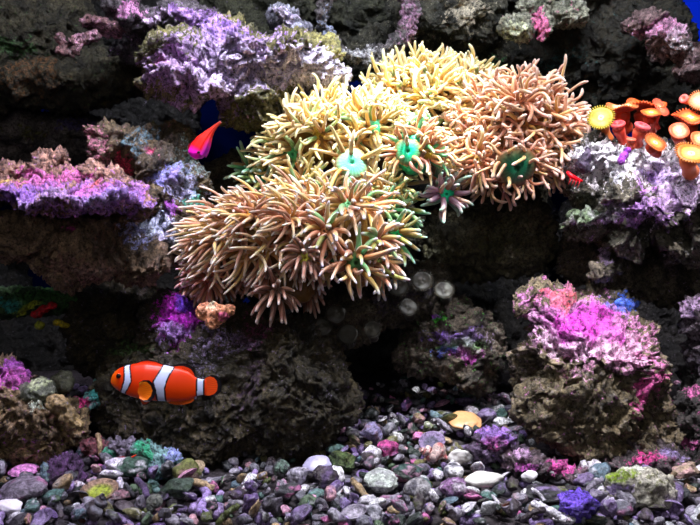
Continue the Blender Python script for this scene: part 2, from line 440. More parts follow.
rock('branching_rock', 'thin looping pink-edged branch of rock in the upper left', 'rock',
     [(x, y, 0.65, 3.6, 3.2, 4) for i, (x, y) in enumerate(loop2)] + [(112, 30, 0.66, 16, 7, 12), (96, 24, 0.66, 12, 5, 9)],
     base=((90, 64, 66), (160, 116, 120)), patches=[(90, 30, 0.64, 45, 16, (200, 150, 176), 0.5)], seed=33, mat=M_CRUST, amp=0.0025, pit=0.0015, pitr=0.006, vox=0.0014, fine=0.0012, lump=0.5)
rock('reef_rock', 'tall mottled brown rock with turquoise and white crust, beneath the red fish', 'rock',
     [(118, 150, 0.62, 28, 32, 28), (160, 158, 0.62, 34, 34, 30), (185, 185, 0.605, 24, 22, 26), (165, 205, 0.60, 26, 22, 26), (188, 222, 0.60, 24, 28, 26), (150, 236, 0.59, 22, 20, 22), (130, 200, 0.65, 50, 40, 24)],
     base=((58, 48, 34), (112, 96, 66)),
     patches=[(100, 150, 0.61, 12, 30, (190, 120, 140), 0.5), (140, 140, 0.61, 20, 16, (90, 120, 130), 0.6), (153, 147, 0.6, 5, 3.5, (240, 50, 120), 0.9),
              (168, 172, 0.58, 20, 10, (150, 150, 220), 0.7), (180, 186, 0.57, 22, 12, (190, 186, 230), 0.65), (176, 206, 0.57, 10, 8, (170, 80, 190), 0.7), (162, 232, 0.57, 26, 20, (206, 212, 240), 0.9), (190, 165, 0.60, 20, 24, (130, 150, 150), 0.45), (120, 165, 0.61, 8, 12, (230, 70, 110), 0.7),
              (203, 198, 0.58, 12, 10, (80, 180, 150), 0.8), (185, 180, 0.61, 16, 10, (160, 130, 220), 0.7), (160, 240, 0.59, 14, 9, LAV, 0.7)],
     seed=34, mat=M_ROCK, amp=0.008, pit=0.007)
rock('rock_ledge', 'flat magenta and violet crusted ledge jutting out on the left', 'rock',
     [(15, 190, 0.56, 40, 8, 50), (40, 200, 0.54, 24, 8, 34), (72, 204, 0.53, 30, 8, 36), (108, 200, 0.54, 30, 8, 36), (130, 192, 0.57, 18, 9, 34), (75, 192, 0.57, 60, 9, 40), (140, 206, 0.56, 12, 12, 20),
      (40, 174, 0.60, 14, 20, 22), (62, 178, 0.60, 22, 10, 24), (95, 172, 0.60, 10, 14, 16), (10, 172, 0.59, 16, 8, 20), (50, 160, 0.61, 16, 6, 16), (112, 182, 0.59, 16, 9, 22)],
     base=((104, 74, 62), (170, 130, 110)),
     patches=[(75, 192, 0.51, 82, 22, (170, 112, 186), 0.75), (10, 190, 0.51, 40, 16, (150, 110, 200), 0.7), (40, 172, 0.55, 44, 14, (208, 110, 170), 0.9),
              (75, 188, 0.5, 26, 9, (216, 90, 170), 0.55), (90, 178, 0.52, 14, 8, (245, 120, 90), 0.8), (5, 180, 0.54, 10, 7, (190, 160, 60), 0.8), (110, 195, 0.5, 36, 9, (150, 124, 220), 0.5), (50, 196, 0.49, 60, 7, LAV, 0.3)],
     seed=35, mat=M_CRUST, amp=0.006, pit=0.0035, fine=0.0026, vox=0.0015)
rock('reef_rock', 'brown pitted rock under the violet ledge, with a pink crumb on its face', 'rock',
     [(40, 240, 0.58, 60, 30, 40), (100, 245, 0.58, 46, 34, 40), (70, 262, 0.58, 30, 20, 28), (140, 262, 0.58, 32, 22, 26), (145, 215, 0.60, 22, 26, 25), (-10, 235, 0.58, 30, 34, 30)],
     base=((86, 68, 52), (170, 140, 112)),
     patches=[(78, 265, 0.56, 34, 14, (150, 110, 100), 0.5), (47, 230, 0.53, 8, 10, (225, 90, 170), 0.9), (145, 232, 0.57, 22, 14, (150, 150, 200), 0.6), (110, 266, 0.56, 50, 10, (160, 130, 110), 0.6)],
     seed=36, mat=M_ROCK, amp=0.008)
rock('reef_rock', 'dim green and yellow crusted rock in the dark at the left edge', 'rock',
     [(30, 300, 0.66, 50, 13, 26), (75, 298, 0.66, 26, 11, 20), (-10, 305, 0.66, 30, 18, 24)],
     base=((40, 62, 40), (84, 116, 70)), patches=[(45, 297, 0.64, 36, 12, (70, 120, 60), 0.9), (84, 294, 0.63, 16, 8, (60, 190, 90), 0.9), (25, 306, 0.64, 12, 5, (190, 200, 60), 0.9), (10, 300, 0.64, 14, 6, (60, 170, 170), 0.7)],
     seed=37, mat=M_ROCK, vox=0.0024)

# ---- lower centre-left boulder
rock('boulder', 'big dark brown rough boulder behind the clownfish', 'rock',
     [(215, 395, 0.58, 72, 62, 50), (290, 390, 0.58, 62, 70, 46), (150, 400, 0.60, 60, 60, 40), (240, 345, 0.60, 70, 40, 40), (175, 335, 0.60, 40, 36, 36), (120, 330, 0.66, 45, 50, 36)],
     base=((34, 31, 21), (80, 70, 46)),
     patches=[(225, 345, 0.55, 30, 18, (140, 124, 160), 0.42), (175, 318, 0.57, 28, 26, (200, 40, 200), 1.0), (165, 338, 0.56, 24, 12, (190, 160, 230), 0.8),  # magenta and blue mix coralline crust with painted lamp tint
              (185, 305, 0.57, 16, 9, (110, 80, 235), 0.8), (252, 335, 0.56, 20, 16, (130, 60, 100), 0.4), (200, 375, 0.54, 20, 16, (110, 100, 130), 0.3),
              (245, 390, 0.53, 14, 30, (80, 60, 80), 0.5), (120, 352, 0.58, 30, 10, (80, 110, 60), 0.5)],
     seed=41, mat=M_ROCK, amp=0.007, pit=0.003, fine=0.0024, vox=0.0016)
rock('sponge', 'small peach coloured lumpy sponge under the pink polyps', 'sponge',
     [(205, 312, 0.545, 9, 9, 10), (218, 314, 0.54, 11, 10, 10), (228, 309, 0.545, 7, 6, 8), (213, 322, 0.54, 8, 6, 8)],
     base=((214, 120, 84), (246, 176, 130)), patches=[(210, 308, 0.53, 6, 5, (250, 220, 180), 0.7), (222, 318, 0.53, 7, 5, (235, 110, 150), 0.7)], seed=42, mat=M_PEB, amp=0.002, pit=0.0025, pitr=0.005, vox=0.0011, fine=0.0006)
rock('reef_rock', 'dark brown support rock hidden beneath the lower anemones', 'rock',
     [(300, 250, 0.66, 90, 60, 36), (240, 200, 0.70, 60, 45, 34), (365, 235, 0.69, 60, 48, 30), (400, 290, 0.66, 50, 34, 34), (340, 310, 0.64, 48, 40, 30)],
     base=((56, 52, 42), (116, 106, 84)), patches=[(400, 290, 0.62, 40, 22, (86, 76, 90), 0.5)], seed=43, mat=M_DARK, vox=0.0028, amp=0.008)
rock('reef_rock', 'dark brown support rock beneath the upper right anemones', 'rock',
     [(365, 135, 0.76, 60, 36, 30), (450, 130, 0.75, 76, 52, 34), (500, 190, 0.70, 50, 50, 34), (470, 240, 0.70, 50, 36, 34), (520, 240, 0.68, 40, 40, 30)],
     base=((64, 60, 44), (130, 122, 92)), patches=[(500, 235, 0.66, 34, 20, (86, 84, 50), 0.5)], seed=44, mat=M_DARK, vox=0.0028)
rock('reef_rock', 'grey-brown boulder with green and magenta flecks, low in the middle', 'rock',
     [(450, 338, 0.66, 46, 38, 36), (430, 312, 0.67, 36, 26, 30), (475, 356, 0.66, 30, 32, 30), (425, 352, 0.66, 30, 24, 28)],
     base=((54, 46, 42), (112, 100, 86)),
     patches=[(440, 322, 0.62, 11, 7, (90, 210, 70), 0.9), (436, 318, 0.62, 7, 4, (180, 70, 220), 0.9), (455, 342, 0.62, 24, 9, (150, 110, 210), 0.7), (462, 352, 0.62, 22, 8, (120, 180, 80), 0.75),
              (470, 362, 0.61, 18, 7, (200, 80, 190), 0.8), (448, 358, 0.62, 14, 6, (110, 120, 230), 0.8), (470, 345, 0.62, 26, 12, (170, 150, 180), 0.45)],
     seed=45, mat=M_ROCK, amp=0.007, pit=0.005)

# ---- right side
rock('rock_ledge', 'broad whitish-purple crusted ledge below the orange polyps', 'rock',
     [(600, 165, 0.60, 40, 26, 42), (650, 176, 0.60, 50, 32, 46), (695, 178, 0.59, 36, 28, 44), (625, 196, 0.575, 34, 18, 34), (580, 186, 0.60, 20, 14, 26), (690, 204, 0.56, 40, 22, 34),
      (650, 218, 0.56, 34, 22, 34), (700, 236, 0.57, 34, 34, 34), (596, 222, 0.59, 26, 16, 24), (630, 240, 0.57, 20, 13, 22)],
     base=((54, 52, 42), (112, 106, 90)),
     patches=[(630, 160, 0.55, 74, 24, (238, 232, 238), 0.9), (690, 185, 0.54, 44, 28, (206, 184, 212), 0.8), (650, 212, 0.53, 50, 20, (176, 130, 196), 0.75), (600, 210, 0.55, 26, 12, (180, 176, 190), 0.7),
              (600, 215, 0.56, 22, 14, (150, 160, 140), 0.7), (620, 160, 0.54, 54, 16, WHT, 0.6), (586, 215, 0.57, 16, 10, (96, 130, 70), 0.7), (645, 182, 0.54, 10, 7, (180, 70, 210), 0.6), (668, 170, 0.54, 22, 8, (160, 110, 210), 0.6), (700, 160, 0.54, 30, 16, LAV, 0.7)],
     seed=51, mat=M_CRUST, amp=0.010, pit=0.007, pitr=0.013, fine=0.0024, vox=0.0015)
rock('reef_rock', 'dark hollowed rock under the whitish ledge, with a round knob', 'rock',
     [(640, 260, 0.64, 60, 40, 34), (600, 250, 0.66, 40, 34, 30), (612, 272, 0.58, 13, 11, 12), (616, 254, 0.59, 10, 14, 12), (690, 275, 0.64, 40, 34, 30)],
     base=((72, 66, 56), (146, 134, 114)), patches=[(617, 258, 0.575, 9, 8, (200, 170, 210), 0.8)], seed=52, mat=M_DARK, amp=0.007)
rock('boulder', 'large magenta-topped boulder standing on the gravel at the right', 'rock',
     [(585, 345, 0.565, 58, 42, 46), (565, 322, 0.575, 36, 34, 34), (612, 365, 0.555, 50, 46, 44), (585, 400, 0.55, 60, 46, 44), (640, 400, 0.555, 32, 36, 32), (545, 360, 0.56, 28, 40, 32),
      (550, 405, 0.55, 24, 36, 30), (542, 300, 0.58, 20, 14, 22), (600, 318, 0.59, 40, 26, 30), (600, 440, 0.55, 48, 24, 38), (655, 430, 0.56, 20, 16, 22)],
     base=((66, 58, 40), (136, 122, 94)),
     patches=[(592, 325, 0.51, 66, 36, (196, 122, 180), 0.85), (640, 350, 0.51, 40, 34, (214, 140, 184), 0.8), (587, 322, 0.5, 24, 20, (206, 50, 190), 0.9), (535, 305, 0.52, 26, 12, (110, 96, 100), 0.9),
              (655, 400, 0.51, 18, 24, (214, 90, 160), 0.9), (620, 348, 0.5, 50, 20, (240, 206, 230), 0.6), (560, 335, 0.5, 40, 24, (200, 170, 196), 0.5), (560, 350, 0.5, 30, 12, (220, 190, 210), 0.65), (530, 360, 0.51, 16, 40, (140, 120, 120), 0.5),
              (592, 322, 0.53, 32, 16, (216, 30, 196), 0.75), (625, 306, 0.56, 22, 9, (70, 110, 220), 0.9), (568, 296, 0.55, 18, 6, (220, 100, 110), 0.7), (605, 378, 0.50, 50, 8, (190, 140, 170), 0.5)],  # bright magenta and blue: algae crust plus painted coloured lamp light
     seed=53, mat=M_CRUST, amp=0.009, pit=0.006, pitr=0.011, fine=0.0028, vox=0.0015)
rock('reef_rock', 'purple-grey knobby rock cut by the right edge of the frame', 'rock',
     [(700, 318, 0.57, 18, 24, 20), (715, 350, 0.58, 26, 30, 26)], base=((70, 60, 66), (130, 116, 130)), patches=[(695, 308, 0.55, 14, 14, (190, 160, 200), 0.7)], seed=54, mat=M_CRUST)
rock('reef_rock', 'dark rounded rock at the right edge with a thin pink rim', 'rock',
     [(698, 420, 0.56, 24, 30, 24), (720, 380, 0.6, 40, 40, 30), (690, 455, 0.56, 20, 16, 20)], base=((36, 34, 34), (80, 74, 70)), patches=[(690, 398, 0.55, 12, 6, (200, 100, 160), 0.5), (684, 445, 0.55, 14, 5, (220, 110, 180), 0.7)], seed=55, mat=M_ROCK)

# ---- lower left cluster
rock('reef_rock', 'pitted tan and purple rock at the lower left edge', 'rock',
     [(8, 400, 0.55, 26, 44, 30), (35, 425, 0.55, 32, 34, 30), (60, 430, 0.56, 22, 26, 24), (30, 450, 0.55, 40, 18, 28), (-10, 440, 0.55, 30, 40, 30)],
     base=((80, 64, 44), (158, 134, 98)),
     patches=[(5, 370, 0.52, 12, 24, (180, 90, 190), 0.8), (8, 385, 0.52, 14, 14, (210, 100, 180), 0.7), (30, 412, 0.52, 16, 8, (200, 210, 190), 0.7), (62, 412, 0.53, 16, 8, (200, 140, 130), 0.6), (65, 440, 0.52, 20, 9, (190, 180, 60), 0.5), (82, 432, 0.53, 7, 6, (220, 100, 150), 0.7)],
     seed=61, mat=M_CRUST, amp=0.007, pit=0.007, pitr=0.010)
rock('cobble', 'rounded grey-green cobble lying on the tan rock at the lower left', 'rock',
     [(36, 392, 0.545, 20, 13, 16)], base=((70, 76, 60), (120, 124, 110)), patches=[(34, 386, 0.53, 14, 6, (170, 180, 140), 0.7)], seed=62, mat=M_PEB, amp=0.003, pit=0.002, fine=0.0008, vox=0.0015)
rock('cobble', 'dark olive rounded cobble behind the grey-green one', 'rock',
     [(60, 382, 0.58, 13, 13, 12)], base=((60, 62, 50), (104, 104, 84)), seed=63, mat=M_PEB, amp=0.003, pit=0.001, fine=0.0006, vox=0.0015)
rock('cobble', 'long tan knobbed cobble leaning on the lower left rock', 'rock',
     [(58, 406, 0.54, 14, 10, 12), (68, 416, 0.54, 13, 10, 12), (74, 424, 0.54, 10, 8, 10)], base=((110, 92, 60), (176, 150, 104)), seed=64, mat=M_PEB, amp=0.003, pit=0.002, fine=0.0008, vox=0.0015)
rock('reef_rock', 'dark purple craggy rock low in the left gravel', 'rock',
     [(62, 470, 0.52, 20, 15, 18), (50, 480, 0.52, 14, 9, 14), (76, 478, 0.52, 12, 9, 12)], base=((48, 26, 58), (104, 66, 116)), seed=65, mat=M_ROCK, amp=0.004, pit=0.004, pitr=0.007, vox=0.0015)
rock('reef_rock', 'blue-green crusted craggy rock in the gravel under the clownfish', 'rock',
     [(148, 458, 0.535, 15, 11, 14), (165, 460, 0.535, 15, 13, 14), (156, 468, 0.53, 18, 9, 14)], base=((66, 100, 100), (130, 168, 166)), patches=[(166, 458, 0.52, 12, 9, (150, 160, 215), 0.8), (140, 458, 0.52, 9, 7, (50, 150, 110), 0.8)], seed=66, mat=M_CRUST, amp=0.004, pit=0.003, pitr=0.007, vox=0.0014)
rock('coral_rubble', 'turquoise and pink flecked rubble to the left below the clownfish nose', 'rock',
     [(93, 398, 0.58, 7, 8, 8), (84, 402, 0.58, 9, 5, 8), (100, 385, 0.59, 5, 10, 7)], base=((80, 150, 150), (150, 200, 200)), patches=[(82, 402, 0.57, 10, 6, (225, 60, 140), 0.9), (95, 396, 0.57, 8, 8, (110, 220, 220), 0.8)], seed=67, mat=M_CRUST, amp=0.003, pit=0.002, pitr=0.006, vox=0.0013)
rock('reef_rock', 'round grey craggy stone standing above the left gravel', 'rock',
     [(123, 447, 0.55, 11, 10, 11), (118, 454, 0.55, 8, 6, 8)], base=((84, 76, 92), (150, 140, 160)), seed=68, mat=M_ROCK, amp=0.003, pit=0.003, pitr=0.006, vox=0.0013)
rock('reef_rock', 'small wine red crusted stone at the back of the left gravel', 'rock',
     [(93, 447, 0.56, 10, 9, 10)], base=((96, 46, 56), (150, 90, 96)), seed=69, mat=M_ROCK, amp=0.003, pit=0.002, pitr=0.006, vox=0.0013)

# ---- lower right rubble
rock('reef_rock', 'purple crusted lump in front of the boulder, beside the peach stone', 'rock',
     [(498, 442, 0.535, 20, 14, 16), (510, 452, 0.535, 14, 10, 12), (486, 450, 0.535, 10, 10, 10)], base=((60, 48, 60), (110, 90, 120)), patches=[(497, 437, 0.52, 18, 10, (150, 110, 190), 0.8), (495, 447, 0.52, 12, 7, (210, 90, 170), 0.5)], seed=71, mat=M_CRUST, amp=0.004, pit=0.003, pitr=0.007, vox=0.0015)
rock('reef_rock', 'long low pink and purple crusted rubble in front of the boulder', 'rock',
     [(525, 463, 0.525, 20, 11, 14), (550, 470, 0.525, 20, 9, 14), (570, 474, 0.525, 14, 7, 11)], base=((60, 48, 52), (124, 100, 112)), patches=[(525, 458, 0.51, 16, 8, (190, 150, 190), 0.6), (565, 473, 0.51, 15, 7, (205, 80, 160), 0.8), (532, 472, 0.51, 12, 5, (200, 90, 190), 0.6)], seed=72, mat=M_CRUST, amp=0.004, pit=0.003, pitr=0.007, vox=0.0015)
rock('mossy_stone', 'rounded grey stone with yellow-green moss, on the right gravel', 'rock',
     [(630, 482, 0.485, 24, 16, 22), (645, 492, 0.48, 24, 20, 22), (620, 492, 0.485, 16, 12, 16)], base=((110, 106, 92), (190, 184, 170)),
     patches=[(625, 480, 0.47, 15, 7, (120, 144, 36), 0.6), (648, 488, 0.465, 22, 12, (120, 120, 80), 0.3), (622, 494, 0.47, 12, 8, (180, 160, 210), 0.7), (640, 474, 0.47, 12, 4, (215, 215, 205), 0.8)],
     seed=73, mat=M_PEB, amp=0.004, pit=0.0025, pitr=0.009, fine=0.0009, vox=0.0014)
rock('reef_rock', 'deep violet blue crusted stone at the bottom edge', 'rock',
     [(578, 507, 0.455, 20, 15, 16)], base=((56, 36, 130), (110, 80, 200)), patches=[(578, 500, 0.445, 18, 8, (130, 90, 235), 0.7)], seed=74, mat=M_ROCK, amp=0.002, pit=0.0015, pitr=0.006, vox=0.0012, fine=0.0012)
rock('reef_rock', 'low dark rubble under the right flank of the boulder', 'rock',
     [(650, 452, 0.54, 34, 10, 16), (625, 462, 0.53, 30, 8, 14), (672, 462, 0.53, 22, 9, 14)], base=((44, 38, 40), (96, 84, 88)), patches=[(632, 442, 0.53, 12, 5, (225, 80, 160), 0.8), (648, 463, 0.52, 20, 4, (220, 70, 150), 0.7), (670, 455, 0.53, 18, 6, (150, 130, 180), 0.6)], seed=75, mat=M_ROCK, amp=0.003, pit=0.003, vox=0.0017)

# ------------------------------------------------------------------ tubes and coral
def frame(n):
    n = n / np.linalg.norm(n)
    a = np.array([0, 0, 1.0]) if abs(n[2]) < 0.9 else np.array([1.0, 0, 0])
    u = np.cross(a, n); u /= np.linalg.norm(u); v = np.cross(n, u)
    return n, u, v


def tube(P, R, sides=8, cap=True):
    """skin a path of points with radii; returns verts, faces, t per vertex"""
    P = np.asarray(P, float); n = len(P); T = np.gradient(P, axis=0); T /= np.linalg.norm(T, axis=1)[:, None]
    _, u, v = frame(T[0]); V = []; tt = []
    for i in range(n):
        u = u - T[i] * np.dot(u, T[i]); u /= np.linalg.norm(u); v = np.cross(T[i], u)
        for k in range(sides):
            a = 2 * PI * k / sides
            V.append(P[i] + R[i] * (u * math.cos(a) + v * math.sin(a))); tt.append(i / (n - 1))
    Fc = [[i * sides + k, i * sides + (k + 1) % sides, (i + 1) * sides + (k + 1) % sides, (i + 1) * sides + k] for i in range(n - 1) for k in range(sides)]
    V.append(P[-1] + T[-1] * R[-1] * 0.8); tt.append(1.0); e = len(V) - 1
    Fc += [[(n - 1) * sides + k, (n - 1) * sides + (k + 1) % sides, e] for k in range(sides)]
    V.append(P[0] - T[0] * R[0] * 0.3); tt.append(0.0); e = len(V) - 1
    Fc += [[(k + 1) % sides, k, e] for k in range(sides)]
    return np.array(V), Fc, np.array(tt)


def tentacle_path(rng, p0, d0, length, flow, curl, nseg=13):
    d = d0 / np.linalg.norm(d0); p = np.array(p0, float); P = [p.copy()]
    ax = np.array([rng.gauss(0, 1) for _ in range(3)]); ax -= d * np.dot(ax, d); ax /= np.linalg.norm(ax) + 1e-9
    s_curve = rng.uniform(-1.2, 1.2); ph_ = rng.uniform(0, 3.1)
    for i in range(nseg):
        t = i / nseg
        bend = ax * curl * (0.35 * math.cos(ph_ + t * 4.0) + t * s_curve * 0.8) * 0.5
        d = d + bend * rng.uniform(0.5, 1.5) + flow * 0.22
        d /= np.linalg.norm(d); p = p + d * length / nseg; P.append(p.copy())
    return P


def coral_colony(name, label, seed, domes, polyps, auto, style, base_col=(120, 84, 30)):
    """domes (px,py,d,rx,rz,rd): fleshy body.  polyps (px,py,d, nx,ny,nz, disc_px, count, len_px, disc colour).  auto: number scattered on the domes"""
    rng = random.Random(seed)
    px, py, d = domes[0][:3]
    org = at(px, py, d); org[2] -= domes[0][4] * d / F * 0.9; org[1] += 0.01
    root = empty(name, org); tag(root, label, 'coral', 'tentacled corals on the central rocks')
    VV, FF, off = [], [], 0; iv, iff = ico(3)
    Dm = []
    for (qx, qy, qd, rx, rz, rd) in domes:
        s = qd / F; c = at(qx, qy, qd); r = np.array((rx, rd, rz)) * s
        Dm.append((c, r)); VV.append(iv * r + c); FF += [[i + off for i in f] for f in iff]; off += len(iv)
    me = remesh(np.concatenate(VV), FF, 0.003); n = len(me.vertices)
    co = np.empty(n * 3, np.float32); me.vertices.foreach_get('co', co); co = co.reshape(-1, 3).astype(float)
    faces = [list(p.vertices) for p in me.polygons]; bpy.data.meshes.remove(me)
    co = co + np.stack([fbm(co * 90, seed + k, 3) for k in range(3)], 1) * 0.0025
    C = A(base_col)[None] * (1 + 0.5 * fbm(co * 160, seed + 5, 3))[:, None]
    mk('fleshy_base', co, faces, M_DISC, root, colors=C)
    L = []
    for p in polyps:
        c = at(*p[:3]); L.append((c, np.array(p[3:6], float), p[6] * p[2] / F, p[7], p[8] * p[2] / F, p[9], p[2]))
    tries = 0; made = 0
    while made < auto and tries < 3000:
        tries += 1
        c, r = Dm[rng.randrange(len(Dm))]
        v = np.array([rng.gauss(0, 1), rng.gauss(0, 1), rng.gauss(0, 1)]); v /= np.linalg.norm(v)
        if v[1] > 0.45 or v[2] < style.get('low', -0.5): continue
        p = c + v * r * 0.98; nrm = v / r; nrm /= np.linalg.norm(nrm)
        if any((((p - c2) / r2) ** 2).sum() < 0.75 for c2, r2 in Dm): continue
        dr = rng.uniform(*style['disc'])
        if any(np.linalg.norm(p - q[0]) < (dr * c_s + q[2]) * style.get('pack', 1.25) for q in L for c_s in (0.00078,)): continue
        d_ = p[1] - CAM_Y; s = d_ / F
        L.append((p, nrm, dr * s, rng.randint(*style['n']), rng.uniform(*style['len']) * s, rng.choice(style['disc_cols']), d_)); made += 1
    flow = np.array(style['flow'], float)
    for (c, nrm, R, cnt, ln, dcol, d_) in L:
        n_, u, v = frame(nrm); s = d_ / F
        # polyp: a short column carrying a dished oral disc with a mouth in the middle
        prof = [(0.55, -0.9), (0.6, -0.5), (0.75, -0.2), (0.95, 0.0), (1.0, 0.06), (0.9, 0.14), (0.65, 0.22), (0.4, 0.28), (0.2, 0.32), (0.1, 0.24), (0.03, 0.08)]
        nn = 44 if R > 0.010 else 28; PV, PC = [], []
        dc = A(dcol); rimc = A(style['rim'])
        for k, (pr, pz) in enumerate(prof):
            for j in range(nn):
                a = 2 * PI * j / nn; rr = R * pr * (1 + 0.05 * math.sin(3 * a + seed))
                PV.append(c + u * rr * math.cos(a) + v * rr * math.sin(a) + n_ * R * pz)
                stripe = 1.35 if j % 2 else 0.6
                q_ = min(1.0, max(0.0, (1.0 - pr) / 0.55)); col = rimc if k < 4 else (rimc * (1 - q_) + dc * 1.15 * q_) * (1.2 if j % 2 else 0.75)
                if k >= 9: col = dc * 0.5
                PC.append(col)
        Fc = [[i * nn + j, i * nn + (j + 1) % nn, (i + 1) * nn + (j + 1) % nn, (i + 1) * nn + j] for i in range(len(prof) - 1) for j in range(nn)]
        Fc.append([len(PV) - nn + j for j in range(nn)]); 
        pol = mk('polyp', PV, Fc, M_DISC, root, origin=c, colors=np.array(PC))
        rings = [(0.98, 78, 0.46), (0.8, 50, 0.32), (0.55, 26, 0.22)]
        for (rf, ang, share) in rings:
            m_ = max(3, int(cnt * share)); ph = rng.uniform(0, 6)
            for j in range(m_):
                a = ph + 2 * PI * (j + rng.uniform(-0.25, 0.25)) / m_
                rad = u * math.cos(a) + v * math.sin(a)
                th = math.radians(ang + rng.uniform(-14, 14))
                d0 = n_ * math.cos(th) + rad * math.sin(th)
                p0 = c + rad * R * rf * rng.uniform(0.9, 1.0) + n_ * R * 0.02
                l_ = ln * rng.uniform(0.7, 1.15)
                P = tentacle_path(rng, p0, d0, l_, flow + rad * style.get('droop', 0.1) * 0.3 - np.array([0, 0, style.get('sag', 0.1)]), style['curl'])
                w0 = style['w'] * s * rng.uniform(0.85, 1.15); k_ = len(P)
                R_ = [w0 * (1.0 - (1 - style['tip']) * (i / (k_ - 1)) ** 1.3) for i in range(k_)]
                if style.get('bulb'): R_[-2] *= 1.0 + style['bulb']; R_[-3] *= 1.0 + style['bulb'] * 0.6; R_[-1] *= 1 + style['bulb'] * 0.2
                R_[-1] *= 0.72
                TV, TF, tt = tube(P, R_, 8)
                lowr, tipc = rng.choice(style['cols'])
                tt = tt[:, None]
                C = A(lowr) * (1 - tt) ** 1.2 + A(tipc) * (1 - (1 - tt) ** 1.2)
                tipw = sstep(0.72, 1.0, tt)
                C = C * (1 - tipw) + A(style['tipcol']) * tipw
                C = C * rng.choice((0.7, 0.85, 0.95, 1.05))
                mk('tentacle', TV, TF, M_TENT, pol, origin=p0, colors=C)
    return root


GOLD = [((200, 124, 16), (250, 228, 140)), ((164, 104, 20), (250, 236, 176)), ((214, 156, 24), (252, 242, 180)), ((156, 124, 30), (238, 226, 150)), ((206, 156, 70), (252, 246, 214)), ((190, 116, 20), (248, 222, 140)), ((196, 130, 60), (250, 226, 180)), ((90, 160, 100), (220, 232, 170))]
PEACH = [((186, 104, 50), (246, 204, 156)), ((192, 112, 56), (250, 218, 180)), ((172, 86, 48), (240, 184, 148)), ((196, 134, 40), (248, 218, 156)), ((160, 80, 56), (240, 186, 160))]
CREAM = [((204, 120, 48), (250, 218, 172)), ((208, 134, 44), (251, 226, 180)), ((186, 94, 46), (244, 198, 162)), ((214, 150, 40), (252, 232, 164)), ((166, 80, 44), (238, 188, 158))]
ROSE = [((150, 66, 54), (232, 150, 130)), ((170, 84, 64), (240, 174, 146)), ((150, 80, 40), (236, 176, 136))]
GRNT = [((30, 160, 100), (150, 222, 160)), ((120, 120, 40), (206, 206, 120)), ((50, 150, 90), (190, 220, 160)), ((160, 116, 40), (230, 204, 140))]
TEAL = (20, 190, 140)
st_long = dict(disc=(7, 10), n=(24, 30), len=(34, 50), disc_cols=[(150, 90, 30), (120, 80, 30), (170, 120, 40)], rim=(120, 66, 34), flow=(-0.42, -0.05, 0.05), curl=0.6, w=2.2, tip=0.45, cols=CREAM, tipcol=(250, 236, 222), sag=0.34, pack=1.2, low=-0.35)
st_pink = dict(st_long, cols=ROSE, len=(16, 24), flow=(-0.05, 0, 0), sag=0.3, tipcol=(238, 196, 200), curl=0.15, w=2.2, low=-0.7)
st_thick = dict(disc=(8, 12), n=(18, 24), len=(24, 34), disc_cols=[(100, 110, 40), (60, 130, 80), (150, 100, 40)], rim=(110, 70, 30), flow=(0.0, -0.1, 0.0), curl=0.5, w=3.1, tip=0.42, cols=CREAM + PEACH + GRNT[1:], tipcol=(236, 228, 240), sag=0.22, low=-0.6)
st_gold = dict(disc=(8, 11), n=(20, 28), len=(22, 34), disc_cols=[(170, 140, 30), (60, 170, 110), (180, 110, 30)], rim=(140, 90, 30), flow=(0, -0.05, 0.05), pack=1.1, curl=0.75, w=2.4, tip=0.5, cols=GOLD, tipcol=(250, 238, 190), sag=0.06, low=-0.3)
st_curly = dict(disc=(8, 11), n=(22, 28), pack=1.15, len=(28, 46), disc_cols=[(150, 100, 40), (120, 90, 60)], rim=(130, 76, 46), flow=(0.05, 0, 0.0), curl=1.25, w=2.0, tip=0.62, bulb=0.35, cols=PEACH, tipcol=(242, 206, 190), sag=0.12, low=-0.6)
st_teal = dict(disc=(8, 10), n=(22, 26), len=(20, 28), disc_cols=[TEAL], rim=(40, 90, 70), flow=(0.03, 0, 0), curl=0.15, w=2.5, tip=0.5, cols=GRNT, tipcol=(190, 230, 215), sag=0.05, low=-0.6)

coral_colony('tentacled_coral', 'peach coral mound at the lower left with long tentacles swept leftwards', 201,
             [(266, 240, 0.58, 50, 32, 44), (232, 243, 0.58, 28, 24, 32), (300, 232, 0.58, 34, 28, 36)],
             [(250, 214, 0.545, -0.2, -0.6, 0.8, 8, 28, 32, (190, 140, 40)), (287, 218, 0.54, 0, -0.6, 0.8, 8, 28, 32, (60, 170, 110))], 34, st_long)
coral_colony('tentacled_coral', 'dusky brown coral with drooping tentacles, lowest on the left', 202,
             [(283, 283, 0.585, 32, 26, 30)], [(275, 295, 0.545, 0, -0.9, -0.4, 10, 26, 24, (110, 84, 50)), (305, 258, 0.535, 0.1, -1, 0.0, 9, 24, 22, (190, 180, 60))], 5,
             dict(st_pink, cols=[((110, 66, 44), (212, 150, 130)), ((120, 76, 50), (224, 170, 150))], tipcol=(240, 214, 205), sag=0.4, w=2.6))
coral_colony('tentacled_coral', 'small rose pink coral hanging at the far left of the mound', 203,
             [(213, 272, 0.60, 20, 24, 22)], [(208, 283, 0.575, -0.4, -0.9, -0.2, 8, 28, 19, (140, 70, 60))], 6, st_pink, (130, 66, 60))
coral_colony('tentacled_coral', 'tan coral with thick pointed white-tipped tentacles, front middle', 204,
             [(343, 232, 0.58, 38, 44, 38), (360, 262, 0.58, 24, 26, 28)],
             [(355, 262, 0.535, 0.2, -1, -0.25, 13, 24, 30, (60, 110, 60)), (348, 205, 0.54, 0, -0.8, 0.6, 9, 24, 28, (90, 170, 100)), (325, 232, 0.535, -0.3, -0.9, 0.2, 10, 24, 26, (150, 90, 50)), (378, 240, 0.55, 0.7, -0.8, 0.1, 8, 22, 24, (226, 110, 170))], 7, st_thick)
